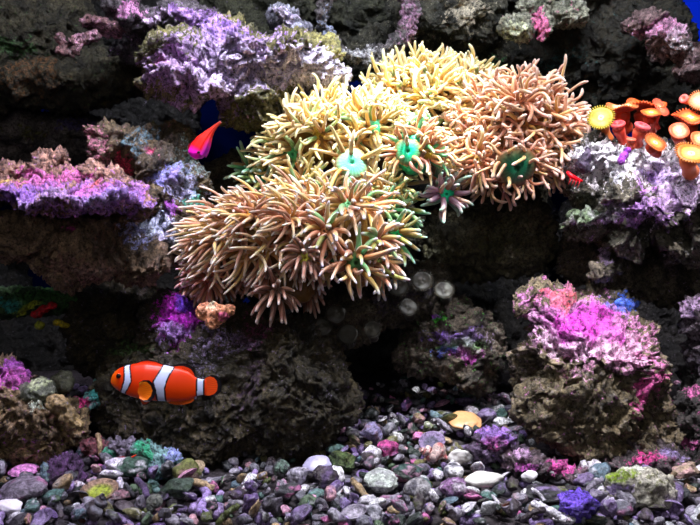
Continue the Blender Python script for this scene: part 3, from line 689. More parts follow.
coral_colony('tentacled_coral', 'bright golden coral mound with a white-teal mouth, upper middle', 205,
             [(332, 138, 0.63, 52, 30, 42), (372, 136, 0.63, 26, 30, 34), (300, 152, 0.64, 30, 24, 32)],
             [(352, 164, 0.575, 0.1, -1, 0.25, 17, 15, 32, (110, 235, 190)), (302, 124, 0.60, -0.3, -0.6, 0.8, 9, 26, 26, (180, 160, 40)), (332, 117, 0.60, 0, -0.5, 0.9, 9, 28, 28, (190, 150, 40))], 40, st_gold)
coral_colony('tentacled_coral', 'golden yellow coral at the very top of the cluster', 206,
             [(425, 94, 0.68, 44, 22, 34), (460, 98, 0.68, 32, 24, 30), (395, 98, 0.68, 20, 16, 24)],
             [(400, 86, 0.655, -0.2, -0.6, 0.8, 9, 26, 26, (200, 160, 40)), (445, 84, 0.65, 0, -0.6, 0.8, 9, 26, 28, (90, 200, 140)), (425, 100, 0.64, -0.1, -1, 0.2, 8, 26, 30, (170, 130, 40)), (452, 108, 0.645, 0.1, -1, 0.1, 9, 26, 32, (170, 130, 40)), (470, 100, 0.645, 0.2, -1, 0.3, 8, 26, 30, (170, 130, 40))], 34, dict(st_gold, curl=0.9, len=(24, 36)))
coral_colony('tentacled_coral', 'large salmon coral with curly tentacles and a dark green striped mouth, upper right', 207,
             [(515, 128, 0.63, 42, 36, 44), (490, 148, 0.63, 28, 26, 32), (544, 148, 0.63, 22, 32, 30), (515, 160, 0.62, 30, 20, 30)],
             [(516, 166, 0.575, 0.0, -1, -0.5, 21, 24, 24, (30, 130, 90)), (478, 160, 0.59, -0.5, -0.9, 0, 9, 26, 26, (150, 110, 50)), (520, 100, 0.59, 0.1, -0.7, 0.7, 9, 28, 32, (180, 120, 50)), (560, 120, 0.60, 0.7, -0.5, 0.5, 8, 24, 34, (160, 100, 50))], 40, st_curly)
coral_colony('tentacled_coral', 'rounded teal coral head with gold tentacles in the centre gap', 208,
             [(416, 152, 0.60, 21, 24, 24)], [(408, 152, 0.565, -0.1, -1, 0.05, 14, 12, 20, (30, 210, 150)), (420, 132, 0.59, 0.1, -0.7, 0.7, 8, 22, 24, (150, 90, 50))], 5, dict(st_gold, cols=PEACH + GRNT[:1], len=(16, 24), tealbase=1), (24, 170, 120))
coral_colony('tentacled_coral', 'small teal-mouthed coral with violet tentacles, below the centre gap', 209,
             [(447, 190, 0.62, 12, 15, 14)], [(446, 194, 0.60, 0.1, -1, -0.1, 10, 22, 24, (20, 225, 160)), (438, 178, 0.615, -0.2, -0.9, 0.5, 6, 16, 20, (60, 170, 130))], 0,
             dict(st_teal, w=2.8, curl=0.7, len=(22, 32), cols=[((150, 90, 130), (220, 190, 200)), ((90, 140, 120), (190, 210, 190)), ((160, 110, 80), (230, 190, 170))]))
coral_colony('tentacled_coral', 'green coral with pale blue tips at the right end of the lower mound', 210,
             [(392, 222, 0.60, 16, 24, 20)], [(396, 234, 0.575, 0.4, -1, -0.1, 9, 22, 25, (30, 225, 130)), (388, 208, 0.585, 0.3, -0.8, 0.6, 9, 22, 25, (40, 180, 120))], 2, st_teal, (40, 90, 60))
coral_colony('tentacled_coral', 'small shaded teal coral at the upper left of the golden mound', 211,
             [(262, 172, 0.66, 14, 12, 14)], [(262, 178, 0.64, -0.3, -1, 0.2, 9, 22, 20, (30, 170, 110)), (248, 168, 0.645, -0.8, -0.6, 0.3, 6, 16, 22, (130, 90, 80)), (276, 162, 0.64, 0, -0.7, 0.7, 7, 18, 20, (40, 170, 110))], 0, st_teal, (30, 80, 60))
coral_colony('tentacled_coral', 'tan coral tuft with a green mouth between the golden and lower mounds', 212,
             [(372, 192, 0.61, 26, 16, 22), (318, 192, 0.61, 30, 14, 22)], [(362, 196, 0.585, 0, -1, 0.3, 9, 24, 24, (60, 170, 100)), (330, 190, 0.585, 0, -0.9, 0.5, 9, 24, 24, (60, 200, 130)), (385, 190, 0.59, 0.3, -0.9, 0.3, 8, 22, 24, (150, 100, 50))], 5, dict(st_gold, cols=GOLD + GRNT[1:]))

# ------------------------------------------------------------------ orange button polyps at the right
def lathe(c, n, prof, cols, nn=28, wav=0.0, wk=5, ph=0.0):
    n_, u, v = frame(np.array(n, float)); V, C = [], []
    for (r, z), col in zip(prof, cols):
        for j in range(nn):
            a = 2 * PI * j / nn; rr = r
            zz = z + wav * r * math.sin(wk * a + ph)
            V.append(c + u * rr * math.cos(a) + v * rr * math.sin(a) + n_ * zz); C.append(lin(col))
    Fc = [[i * nn + j, i * nn + (j + 1) % nn, (i + 1) * nn + (j + 1) % nn, (i + 1) * nn + j] for i in range(len(prof) - 1) for j in range(nn)]
    Fc.append([len(V) - nn + j for j in range(nn)]); Fc.append([nn - 1 - j for j in range(nn)])
    return np.array(V), Fc, np.array(C)


ORG = (205, 78, 22); ORD = (165, 52, 24); RDP = (222, 84, 84); YGR = (200, 210, 60)


def button_polyp(label, px, py, d, n, r, foot, disc=ORG, rim=ORD, mid=(250, 200, 120), fringe=True, closed=False, seed=0, group='orange button polyps on the right ledge', dark=False, name='button_polyp', wav=0.06):
    s = d / F; c = at(px, py, d); R = r * s; n_, u, v = frame(np.array(n, float))
    f = at(*foot); root = empty(name, f); tag(root, label, 'polyp', group)
    # stalk
    P = [f * (1 - t) + (c - n_ * R * 0.55) * t + (-n_) * R * 0.25 * math.sin(PI * t) for t in np.linspace(0, 1, 8)]
    rr = [R * (0.55 if not closed else 0.72) * (1 + 0.15 * math.cos(PI * t * 2)) for t in np.linspace(0, 1, 8)]
    TV, TF, tt = tube(P, rr, 16)
    mk('stalk', TV, TF, M_POLYP, root, colors=A(rim)[None] * (0.9 + 0.3 * tt[:, None]))
    if closed:
        prof = [(0.6, -0.5), (0.8, -0.2), (0.98, 0.05), (0.95, 0.25), (0.7, 0.38), (0.42, 0.33), (0.2, 0.12), (0.05, 0.0)]
        cols = [rim, rim, disc, disc, disc, mid, rim, (90, 20, 30)]
    else:
        prof = [(0.45, -0.35), (0.8, -0.16), (1.0, -0.02), (1.03, 0.06), (0.96, 0.13), (0.75, 0.10), (0.5, 0.05), (0.3, 0.07), (0.16, 0.12), (0.06, 0.07)]
        cols = [rim, rim, rim, disc, disc, disc, mid, mid, (236, 226, 190) if not dark else mid, mid]
    V, Fc, C = lathe(c, n, [(a * R, b_ * R) for a, b_ in prof], cols, wav=0 if closed else wav, wk=3, ph=seed)
    for k in range(len(C)):
        if (k % 28) % 2: C[k] *= 0.78
    mk('oral_disc', V, Fc, M_POLYP, root, origin=c, colors=C)
    if fringe and not closed:
        VV, FF, CC, off = [], [], [], 0; m_ = 34
        for j in range(m_):
            a = 2 * PI * j / m_; rad = u * math.cos(a) + v * math.sin(a)
            lift = wav * R * math.sin(3 * a + seed)
            p0 = c + rad * R * 0.97 + n_ * (R * 0.06 + lift); L_ = R * 0.22
            P = [p0, p0 + rad * L_ * 0.5 + n_ * L_ * 0.3, p0 + rad * L_ + n_ * L_ * 0.35]
            TV, TF, tt = tube(P, [R * 0.06, R * 0.05, R * 0.035], 6)
            VV.append(TV); FF += [[i + off for i in q] for q in TF]; off += len(TV)
            CC.append(np.tile(A(disc) * 1.05, (len(TV), 1)))
        mk('fringe', np.concatenate(VV), FF, M_POLYP, root, colors=np.concatenate(CC))
    return root


button_polyp('yellow-green faced button polyp with an orange rim, leftmost of the cluster', 601, 118, 0.57, (-0.45, -1, 0.35), 11.5, (607, 140, 0.585), disc=(176, 160, 40), mid=(190, 196, 80), rim=(200, 110, 50), seed=1)
button_polyp('orange button polyp folded over like a cap, behind the yellow-green one', 622, 107, 0.58, (-0.1, -0.35, 1), 13, (625, 128, 0.59), disc=(206, 104, 50), mid=(240, 220, 150), seed=2, wav=0.16)
button_polyp('broad flat-topped orange button polyp at the top of the cluster', 646, 105, 0.585, (0.1, -0.3, 1), 16, (645, 128, 0.59), disc=(208, 88, 24), mid=(222, 130, 40), seed=3, wav=0.14)
button_polyp('pinkish-orange button polyp leaning right at the top of the cluster', 660, 108, 0.575, (0.5, -0.8, 0.5), 9, (655, 130, 0.585), disc=(226, 90, 60), rim=(210, 80, 70), mid=(236, 130, 90), seed=4)
button_polyp('plump orange button polyp seen edge-on just under the flat-topped one', 651, 113, 0.565, (0, -0.55, 0.9), 10, (650, 132, 0.58), disc=(210, 86, 24), mid=(250, 150, 60), seed=5, fringe=False)
button_polyp('closed red button polyp on a short stalk, left of its closed neighbour', 618, 125, 0.565, (-0.3, -0.6, 0.9), 7.5, (625, 142, 0.575), disc=(232, 80, 80), rim=(208, 70, 50), mid=(190, 40, 60), closed=True, seed=6)
button_polyp('closed rosy button polyp on a thick stalk, right of its closed neighbour', 642, 127, 0.56, (0.25, -0.6, 0.9), 8.5, (636, 144, 0.57), disc=(236, 96, 100), rim=(210, 90, 60), mid=(180, 50, 70), closed=True, seed=7)
button_polyp('tiny closed orange polyp bud between the two closed polyps', 631, 140, 0.56, (0, -0.5, 1), 5, (631, 147, 0.565), disc=(226, 110, 80), rim=(200, 80, 50), mid=(200, 80, 60), closed=True, seed=8)
button_polyp('toothed orange button polyp lying low below the cluster', 655, 143, 0.55, (0.3, -1, 0.7), 10, (658, 152, 0.56), disc=(196, 92, 30), mid=(236, 150, 70), seed=9)
button_polyp('wide orange button polyp with a ruffled top near the right edge', 690, 118, 0.57, (0.0, -0.6, 1), 15, (690, 138, 0.585), disc=(208, 76, 20), mid=(240, 140, 60), seed=10, wav=0.14)
button_polyp('round orange button polyp with a pale centre near the right edge', 679, 131, 0.555, (-0.1, -1, 0.5), 10, (682, 146, 0.575), disc=(200, 86, 40), mid=(240, 180, 120), seed=11, fringe=False)
button_polyp('orange button polyp half cut off by the right edge', 699, 139, 0.555, (0.1, -1, 0.5), 9, (699, 152, 0.57), disc=(226, 104, 50), mid=(240, 170, 110), seed=12, fringe=False)
button_polyp('large fringed button polyp with a green and white centre, at the right edge', 691, 154, 0.54, (0, -0.9, 0.75), 14, (691, 172, 0.56), disc=(190, 110, 34), mid=(190, 210, 90), rim=(200, 100, 40), seed=13)
button_polyp('small pink polyp bud high near the right edge', 684, 99, 0.58, (-0.8, -0.6, 0.2), 5, (697, 104, 0.59), disc=(240, 110, 100), rim=(226, 120, 80), mid=(240, 130, 120), closed=True, seed=14)
button_polyp('fuzzy pale orange polyp at the right edge, highest of all', 700, 101, 0.575, (-0.3, -0.9, 0.4), 10, (706, 115, 0.59), disc=(206, 120, 66), mid=(240, 180, 120), seed=15)
# dull brown button polyps under the corals
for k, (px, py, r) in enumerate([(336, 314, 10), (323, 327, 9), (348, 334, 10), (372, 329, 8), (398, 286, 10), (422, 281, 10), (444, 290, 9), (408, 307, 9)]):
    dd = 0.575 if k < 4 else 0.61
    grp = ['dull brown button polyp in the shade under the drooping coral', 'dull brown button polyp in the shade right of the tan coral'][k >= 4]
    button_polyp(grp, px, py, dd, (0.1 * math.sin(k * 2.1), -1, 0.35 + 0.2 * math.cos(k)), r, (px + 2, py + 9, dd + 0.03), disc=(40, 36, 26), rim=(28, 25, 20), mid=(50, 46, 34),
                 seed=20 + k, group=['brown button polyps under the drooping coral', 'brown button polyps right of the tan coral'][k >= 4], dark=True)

# ------------------------------------------------------------------ clownfish
def interp(xs, ys, x): return np.interp(x, xs, ys)


def fish():
    d = 0.475; s = d / F * 130 / 700.0      # one unit of the close-up = s metres
    def W(zx, zz, off=0.0):                 # close-up coordinates to world
        b_ = at(100 + zx * 130 / 700, 350 + zz * 130 / 700, d); b_[1] += off; return b_
    cen = W(330, 175)
    root = empty('clownfish', W(330, 290)); tag(root, 'orange clownfish with three white black-edged bands, swimming left above the gravel', 'fish')
    kx = [58, 64, 80, 105, 140, 190, 250, 310, 370, 430, 480, 515, 540, 572]
    kt = [168, 140, 116, 98, 84, 73, 68, 74, 86, 98, 118, 148, 157, 158]
    kb = [172, 188, 204, 220, 238, 256, 268, 274, 276, 276, 268, 250, 244, 240]
    kw = [2, 14, 26, 37, 46, 52, 55, 54, 48, 38, 26, 16, 11, 7]
    X = np.concatenate([58 + 22 * (1 - np.cos(np.linspace(0, PI / 2, 10))), np.linspace(82, 572, 170)])
    nn = 72
    V, C = [], []
    # smooth the key curves
    def sm(k): 
        y = interp(kx, k, X); 
        for _ in range(6): y[2:-1] = (y[1:-2] + 2 * y[2:-1] + np.append(y[3:], y[-1])[: len(y) - 3]) / 4
        return y
    T_, B_, W_ = sm(kt), sm(kb), sm(kw)
    ORGL = A((232, 64, 6)); ORT = A((214, 44, 6)); YEL = A((240, 112, 10)); WH = A((205, 214, 250)); BK = A((10, 8, 16))
    def pattern(x, z):
        # centre line and half width of the three bands as functions of height z
        b1 = interp([80, 120, 160, 200, 235], [150, 160, 163, 146, 124], z); h1 = interp([80, 120, 160, 200, 235], [13, 14, 17, 14, 11], z)
        b2 = interp([70, 100, 130, 160, 200, 240, 280], [376, 368, 351, 335, 334, 337, 338], z); h2 = interp([70, 100, 130, 165, 200, 240, 280], [26, 28, 28, 31, 21, 19, 18], z)
        b3 = interp([150, 200, 250], [543, 541, 540], z); h3 = 15.0
        base = ORT + (ORGL - ORT) * min(1, max(0, (z - 90) / 120)); nose = max(0, min(1, (112 - x) / 50)); base = base * (1 - nose) + YEL * nose
        for c_, h_ in ((b1, h1), (b2, h2), (b3, h3)):
            q = abs(x - c_)
            if q < h_: return WH
            if q < h_ + 8: return BK
        return base
    for i, x in enumerate(X):
        zc = (T_[i] + B_[i]) / 2; hh = (B_[i] - T_[i]) / 2
        for j in range(nn):
            a = 2 * PI * j / nn
            ca, sa = math.cos(a), math.sin(a)
            z = zc - hh * sa; yy = -W_[i] * math.copysign(abs(ca) ** 0.85, ca)
            V.append(W(x, z, yy * s)); C.append(pattern(x, z))
    n = len(X)
    Fc = [[i * nn + j, i * nn + (j + 1) % nn, (i + 1) * nn + (j + 1) % nn, (i + 1) * nn + j] for i in range(n - 1) for j in range(nn)]
    Fc.append([j for j in range(nn)][::-1]); Fc.append([(n - 1) * nn + j for j in range(nn)])
    mk('body', V, Fc, M_SKIN, root, colors=np.array(C))

    def fin(name, root_pts, edge_pts, col, edge=BK, edgew=0.14, off=lambda u, t: 0.0, th=3.0, rays=16, parent=root, label=None, thick_root=2.0):
        nu, nt_ = 60, 26; rp, ep = np.array(root_pts, float), np.array(edge_pts, float)
        def along(p, u):
            k = np.linspace(0, 1, len(p)); return np.array([np.interp(u, k, p[:, 0]), np.interp(u, k, p[:, 1])])
        V, C = [], []
        for side in (-1, 1):
            for i in range(nu + 1):
                u = i / nu; a_, e_ = along(rp, u), along(ep, u)
                for j in range(nt_ + 1):
                    t = j / nt_; q = a_ * (1 - t) + e_ * t
                    th_ = th * (1 - t * 0.85) * 0.5 * (1 + 0.25 * math.sin(u * rays * 2 * PI))
                    V.append(W(q[0], q[1], (off(u, t) + side * th_) * s))
                    e1 = min(1 - t, 1.0)
                    c_ = edge if e1 < edgew else col * (1 + 0.13 * math.sin(u * rays * 2 * PI)) * (0.92 + 0.2 * t)
                    C.append(c_)
        m_ = (nu + 1) * (nt_ + 1); Fc = []
        for i in range(nu):
            for j in range(nt_):
                a_ = i * (nt_ + 1) + j; q = [a_, a_ + 1, a_ + nt_ + 2, a_ + nt_ + 1]
                Fc.append(q); Fc.append([k + m_ for k in q][::-1])
        per = [i * (nt_ + 1) for i in range(nu + 1)] + [nu * (nt_ + 1) + j for j in range(1, nt_ + 1)] + [i * (nt_ + 1) + nt_ for i in range(nu - 1, -1, -1)] + [j for j in range(nt_ - 1, 0, -1)]
        for k in range(len(per)):
            a_, b2 = per[k], per[(k + 1) % len(per)]; Fc.append([b2, a_, a_ + m_, b2 + m_])
        o = mk(name, V, Fc, M_FIN, parent, colors=np.array(C))
        if label: o['label'] = label
        return o
    O1, O2 = A((226, 56, 6)), A((240, 70, 10))
    fin('dorsal_fin', [(185, 84), (230, 78), (290, 80), (345, 90)], [(196, 70), (225, 56), (248, 52), (262, 50), (280, 54), (300, 58), (325, 70), (350, 86)], O1 * 0.8, edgew=0.3, label='low spiny front dorsal fin with a dark edge')
    fin('dorsal_fin', [(385, 100), (430, 108), (470, 124), (508, 156)], [(372, 86), (395, 82), (425, 74), (455, 72), (485, 82), (505, 98), (514, 120), (514, 150)], O1, edgew=0.38, label='rounded soft dorsal fin with a black edge')
    fin('anal_fin', [(350, 262), (400, 266), (450, 262), (500, 252)], [(352, 274), (375, 288), (410, 296), (450, 295), (490, 284), (506, 272), (506, 262), (506, 254)], A((214, 76, 10)), edge=A((190, 70, 10)), edgew=0.05)
    fin('tail_fin', [(562, 158), (564, 180), (564, 215), (562, 242)], [(575, 146), (600, 134), (630, 140), (650, 160), (657, 190), (652, 222), (632, 242), (600, 250), (574, 246)], O2, edgew=0.24)
    fin('pelvic_fin', [(215, 255), (240, 262), (265, 264)], [(228, 278), (236, 296), (256, 294), (285, 272), (296, 258)], A((230, 60, 20)), edgew=0.16, off=lambda u, t: -8 - 10 * t)
    fin('pelvic_fin', [(215, 255), (240, 262), (265, 264)], [(226, 276), (242, 292), (262, 290), (285, 272), (290, 262)], A((230, 60, 20)), edgew=0.16, off=lambda u, t: 12 + 12 * t)
    pec_r = [(226, 186), (220, 202), (218, 218), (226, 236)]
    pec_e = [(232, 164), (254, 150), (286, 150), (312, 172), (324, 205), (314, 240), (290, 264), (262, 264), (236, 250)]
    fin('pectoral_fin', pec_r, pec_e, A((250, 112, 10)), edgew=0.2, off=lambda u, t: -54 - 26 * t, label='orange near side pectoral fin with a black edge')
    fin('pectoral_fin', pec_r, pec_e, A((240, 96, 8)), edgew=0.17, off=lambda u, t: 54 + 26 * t)
    for sd in (-1, 1):
        iv, iff = ico(3)
        c = W(112, 134, 36 * sd * s)
        V = iv * np.array((15, 8, 14)) * s + c
        mk('eye', V, iff, M_SKIN, root, colors=A((226, 90, 10)))
        c = W(112, 134, 39.5 * sd * s); V = iv * np.array((13.5, 7, 12.5)) * s + c
        mk('pupil', V, iff, M_EYE, root)
    # mouth: a small dark slit with a lip
    P = [W(60, 172, -6 * s), W(66, 177, -15 * s), W(74, 180, -22 * s), W(82, 180, -27.5 * s)]
    TV, TF, tt = tube(P, [1.6 * s] * 4, 6); mk('mouth', TV, TF, M_SKIN, root, colors=A((120, 30, 10)))


fish()


# ------------------------------------------------------------------ small red fish hovering nose-down in the gap
def red_fish():
    d = 0.56; s = d / F
    path = np.array([(196, 159), (197, 154), (200, 148), (204, 141), (208, 135), (212, 130), (216, 126), (221, 122)], float)
    hw = [4.2, 8.6, 8.8, 7.2, 4.6, 2.8, 1.9, 1.4]
    dep = [2.0, 4.5, 4.5, 3.6, 2.4, 1.5, 1.0, 0.7]
    k = np.linspace(0, 7, 50); px = np.interp(k, range(8), path[:, 0]); py = np.interp(k, range(8), path[:, 1]); w_ = np.interp(k, range(8), hw); dp = np.interp(k, range(8), dep)
    w_[0] = 1.5; w_[1] = 3.0
    root = empty('red_fish', at(202, 160, d)); tag(root, 'small bright red fish with a magenta nose in the dark gap under the slab', 'fish')
    V, C = [], []; nn = 32
    for i in range(50):
        tx, ty = np.gradient(px)[i], np.gradient(py)[i]; L_ = math.hypot(tx, ty); nx_, ny_ = -ty / L_, tx / L_
        for j in range(nn):
            a = 2 * PI * j / nn; fl = 1 + 0.14 * math.cos(8 * a) * min(1, i / 8)
            q = at(px[i] + nx_ * w_[i] * math.cos(a) * fl, py[i] + ny_ * w_[i] * math.cos(a) * fl, d); q[1] += -dp[i] * s * math.sin(a) * fl
            V.append(q); t = i / 49
            side = math.cos(a)
            c_ = A((250, 20, 20)) * (1 - t) + A((140, 40, 24)) * t
            m_ = max(0, min(1, (0.28 - t) / 0.18)); c_ = c_ * (1 - m_) + A((235, 20, 200)) * m_
            b_ = sstep(0.2, 0.75, side) * sstep(0.6, 0.3, t); c_ = c_ * (1 - b_ * 0.7) + A((60, 20, 160)) * b_ * 0.7
            C.append(c_)
    Fc = [[i * nn + j, i * nn + (j + 1) % nn, (i + 1) * nn + (j + 1) % nn, (i + 1) * nn + j] for i in range(49) for j in range(nn)]
    Fc.append(list(range(nn))[::-1]); Fc.append([49 * nn + j for j in range(nn)])
    mk('body', V, Fc, M_SKIN, root, colors=np.array(C))
    iv, iff = ico(2); mk('eye', iv * 0.0011 + at(199.5, 153, d) + np.array([0, -4.4 * s, 0]), iff, M_EYE, root)
    # dorsal fin: dark red, along the left edge
    V, C = [], []
    e = [(192, 154), (188, 149), (188, 145), (192, 141), (199, 136), (206, 131)]; r_ = [(197, 155), (197, 150), (199, 146), (202, 141), (206, 136), (210, 131)]
    for sd in (-1, 1):
        for (ex, ey), (rx, ry) in zip(e, r_):
            for t in np.linspace(0, 1, 5):
                q = at(rx * (1 - t) + ex * t, ry * (1 - t) + ey * t, d); q[1] += sd * s * 0.8 * (1.1 - t); V.append(q); C.append(A((150, 14, 40)) * (1 - 0.5 * t))
    Fc = []
    for i in range(5):
        for j in range(4):
            a = i * 5 + j; q = [a, a + 1, a + 6, a + 5]; Fc.append(q); Fc.append([x + 30 for x in q][::-1])
    for i in range(5): Fc.append([i * 5 + 4, i * 5 + 9, i * 5 + 39, i * 5 + 34])
    mk('dorsal_fin', V, Fc, M_FIN, root, colors=np.array(C))


red_fish()


# ------------------------------------------------------------------ other small creatures
def multi_tube(name, parts, mat, root, colors):
    for (nm, pts, rad, col) in parts:
        TV, TF, tt = tube([at(*p) for p in pts], rad, 8); mk(nm, TV, TF, mat, root, colors=A(col))


# a red shrimp tucked behind the salmon coral, beside the dark cone
r = empty('shrimp', at(575, 184, 0.58)); tag(r, 'tiny bright red shrimp tucked between the salmon coral and the ledge', 'shrimp')
TV, TF, tt = tube([at(567, 172, 0.572), at(571, 176, 0.57), at(576, 179, 0.57), at(582, 181, 0.572)], [0.0012, 0.0019, 0.0017, 0.0009], 10); mk('body', TV, TF, M_SKIN, r, colors=A((235, 10, 30)))
for k in range(4):
    TV, TF, tt = tube([at(571 + 3 * k, 177 + k, 0.57), at(570 + 3 * k, 181 + k, 0.568), at(568 + 3 * k, 185 + k, 0.57)], [0.0004, 0.0003, 0.0002], 6); mk('leg', TV, TF, M_SKIN, r, colors=A((220, 20, 40)))
# feelers of a shrimp hiding under the stones
r = empty('shrimp', at(122, 462, 0.535)); tag(r, 'small red shrimp hiding under the round grey stone, red claws showing', 'shrimp')
TV, TF, tt = tube([at(118, 459, 0.54), at(123, 459, 0.535), at(128, 460, 0.532)], [0.0016, 0.0018, 0.001], 10); mk('body', TV, TF, M_SKIN, r, colors=A((150, 30, 24)))
for e in ((136, 455), (135, 464)):
    TV, TF, tt = tube([at(127, 460, 0.53), at((127 + e[0]) / 2, (460 + e[1]) / 2, 0.526), at(e[0], e[1], 0.524)], [0.0009, 0.0007, 0.0004], 8); mk('claw', TV, TF, M_SKIN, r, colors=A((235, 70, 40)))
# dark cone shaped sponge
rock('sponge', 'dark purple pointed sponge on the ledge beside the salmon coral', 'sponge',
     [(583, 166, 0.575, 7, 8, 7), (586, 158, 0.575, 5, 7, 5), (588, 152, 0.575, 3, 5, 3)], base=((46, 34, 54), (90, 76, 104)), seed=81, mat=M_PEB, amp=0.0012, pit=0.0006, pitr=0.004, vox=0.0010, fine=0.0006, lump=0.2)
rock('sponge', 'short violet finger sponge on the whitish ledge', 'sponge',
     [(621, 161, 0.545, 4, 4, 4), (624, 156, 0.545, 4, 4, 4), (627, 151, 0.545, 3.5, 3.5, 4)], base=((150, 50, 190), (200, 90, 230)), seed=82, mat=M_PEB, amp=0.0006, pit=0.0003, pitr=0.003, vox=0.0008, fine=0.0003, lump=0.1)
rock('sponge', 'little bright red sponge in the dark at the left, under the green rock', 'sponge',
     [(36, 314, 0.63, 6, 4, 5), (42, 309, 0.63, 6, 5, 5), (50, 306, 0.63, 6, 4, 5)], base=((200, 16, 30), (250, 40, 60)), seed=83, mat=M_PEB, amp=0.0015, pit=0.0008, pitr=0.004, vox=0.001, fine=0.0005, lump=0.2)
rock('sponge', 'flat yellow sponge in the dark right of the red one', 'sponge',
     [(58, 322, 0.63, 6, 3, 5), (65, 325, 0.63, 5, 2.5, 4)], base=((170, 150, 20), (220, 200, 50)), seed=84, mat=M_PEB, amp=0.001, pit=0.0005, pitr=0.004, vox=0.001, fine=0.0004, lump=0.2)
rock('sponge', 'round yellow-green sponge in the dark below the red one', 'sponge',
     [(39, 326, 0.63, 5, 4, 4)], base=((150, 160, 40), (200, 200, 70)), seed=85, mat=M_PEB, amp=0.001, pit=0.0005, pitr=0.004, vox=0.001, fine=0.0004, lump=0.2)

# ------------------------------------------------------------------ gravel
PAL = {
    'grey': [(132, 124, 140), (110, 108, 120), (148, 142, 156), (96, 92, 104)],
    'violet': [(148, 128, 180), (126, 106, 150), (164, 140, 192), (110, 86, 140)],
    'dark': [(52, 46, 54), (40, 42, 46), (66, 56, 62), (48, 56, 52)],
    'white': [(216, 210, 222), (234, 230, 236), (200, 200, 206)],
    'pink': [(206, 150, 180), (210, 120, 176), (190, 144, 156)],
    'olive': [(96, 104, 60), (116, 112, 74), (80, 100, 76)],
    'teal': [(80, 112, 106), (94, 124, 120), (92, 112, 126)],
    'tan': [(156, 132, 100), (176, 150, 116), (130, 110, 84)],
}


def stone_mesh(rng, L, flat, seed, col, ang=0.0, sub=3, mott=0.3, rough=0.1):
    iv, iff = ico(sub); v = iv.copy()
    if ang:
        for k in range(6):
            n_ = np.array([rng.gauss(0, 1) for _ in range(3)]); n_ /= np.linalg.norm(n_)
            c_ = rng.uniform(0.45, 0.8); dd = v @ n_; over = np.clip(dd - c_, 0, None); v = v - over[:, None] * n_ * 0.85
    v = v * (1 + 0.22 * fbm(iv * 1.1 + seed * 3.7, seed, 2) + rough * fbm(iv * 3.5 + seed * 3.7, seed + 3, 3, 0.7))[:, None]
    sc = np.array((L, L * rng.uniform(0.6, 0.9), L * flat)) / 2
    v = v * sc
    C = A(col)[None] * (1 + mott * fbm(iv * 2.3 + seed, seed + 5, 4, 0.7) + mott * 0.6 * vnoise(iv * 9 + seed, seed + 6))[:, None]
    c2 = A(rng.choice(PAL[rng.choice(['white', 'violet', 'olive', 'grey', 'pink'])]))
    f = (0.55 * sstep(0.15, 0.5, fbm(iv * 1.9 + seed * 1.3, seed + 9, 3)))[:, None]
    return v, iff, C * (1 - f) + c2 * f


def rot(rng, tilt=0.4):
    a = rng.uniform(0, 2 * PI)
    m_ = Matrix.Rotation(rng.gauss(0, tilt), 3, 'X') @ Matrix.Rotation(rng.gauss(0, tilt), 3, 'Y') @ Matrix.Rotation(a, 3, 'Z')
    return np.array(m_)


def tube_frag(rng, L, seed, col):
    n = 14; k = rng.uniform(-1.4, 1.4); P = []
    for i in range(n):
        t = i / (n - 1) - 0.5; P.append((t * L, math.sin(t * 2.6) * k * L * 0.18, math.cos(t * PI) * L * 0.08))
    R_ = [L * 0.14 * (0.7 + 0.4 * rng.random()) for _ in range(n)]
    V, Fc, tt = tube(P, R_, 12)
    V = V * (1 + 0.1 * vnoise(V / L * 9 + seed, seed))[:, None]
    return V, Fc, A(col)[None] * (1 + 0.3 * fbm(V / L * 4 + seed, seed + 2, 3))[:, None]


def clam(rng, L, seed, col, inner=None, up=True):
    """half a clam shell: ribbed thin bowl with thickness"""
    nu, nv = 30, 12; V, C = [], []
    inner = inner or tuple(min(255, c + 40) for c in col)
    for lay in (0, 1):
        for i in range(nv + 1):
            r_ = i / nv
            for j in range(nu):
                a = 2 * PI * j / nu
                x = math.cos(a) * r_; y = math.sin(a) * r_ * 0.85 + 0.12 * (1 - r_)
                h = 0.34 * (1 - r_ ** 2.2) - lay * 0.05 * (1.3 - r_) - 0.0
                rib = 0.015 * math.sin(a * 13) * r_ + 0.012 * math.sin(r_ * 26)
                z = -(h + (rib if lay == 0 else 0))
                V.append((x * L / 2, y * L / 2, z * L / 2))
                c_ = A(col) * (1 + 0.25 * math.sin(r_ * 20)) if lay == 0 else A(inner) * (1 - sstep(0.45, 0.8, r_)) + A(col) * sstep(0.45, 0.8, r_)
                C.append(c_)
    m_ = (nv + 1) * nu; Fc = []
    for i in range(nv):
        for j in range(nu):
            q = [i * nu + j, (i + 1) * nu + j, (i + 1) * nu + (j + 1) % nu, i * nu + (j + 1) % nu]
            Fc.append(q); Fc.append([k + m_ for k in q][::-1])
    for j in range(nu): Fc.append([nv * nu + j, nv * nu + j + m_, nv * nu + (j + 1) % nu + m_, nv * nu + (j + 1) % nu])
    V = np.array(V)
    if not up: V[:, 2] *= -1; Fc = [f[::-1] for f in Fc]
    return V, Fc, np.array(C)


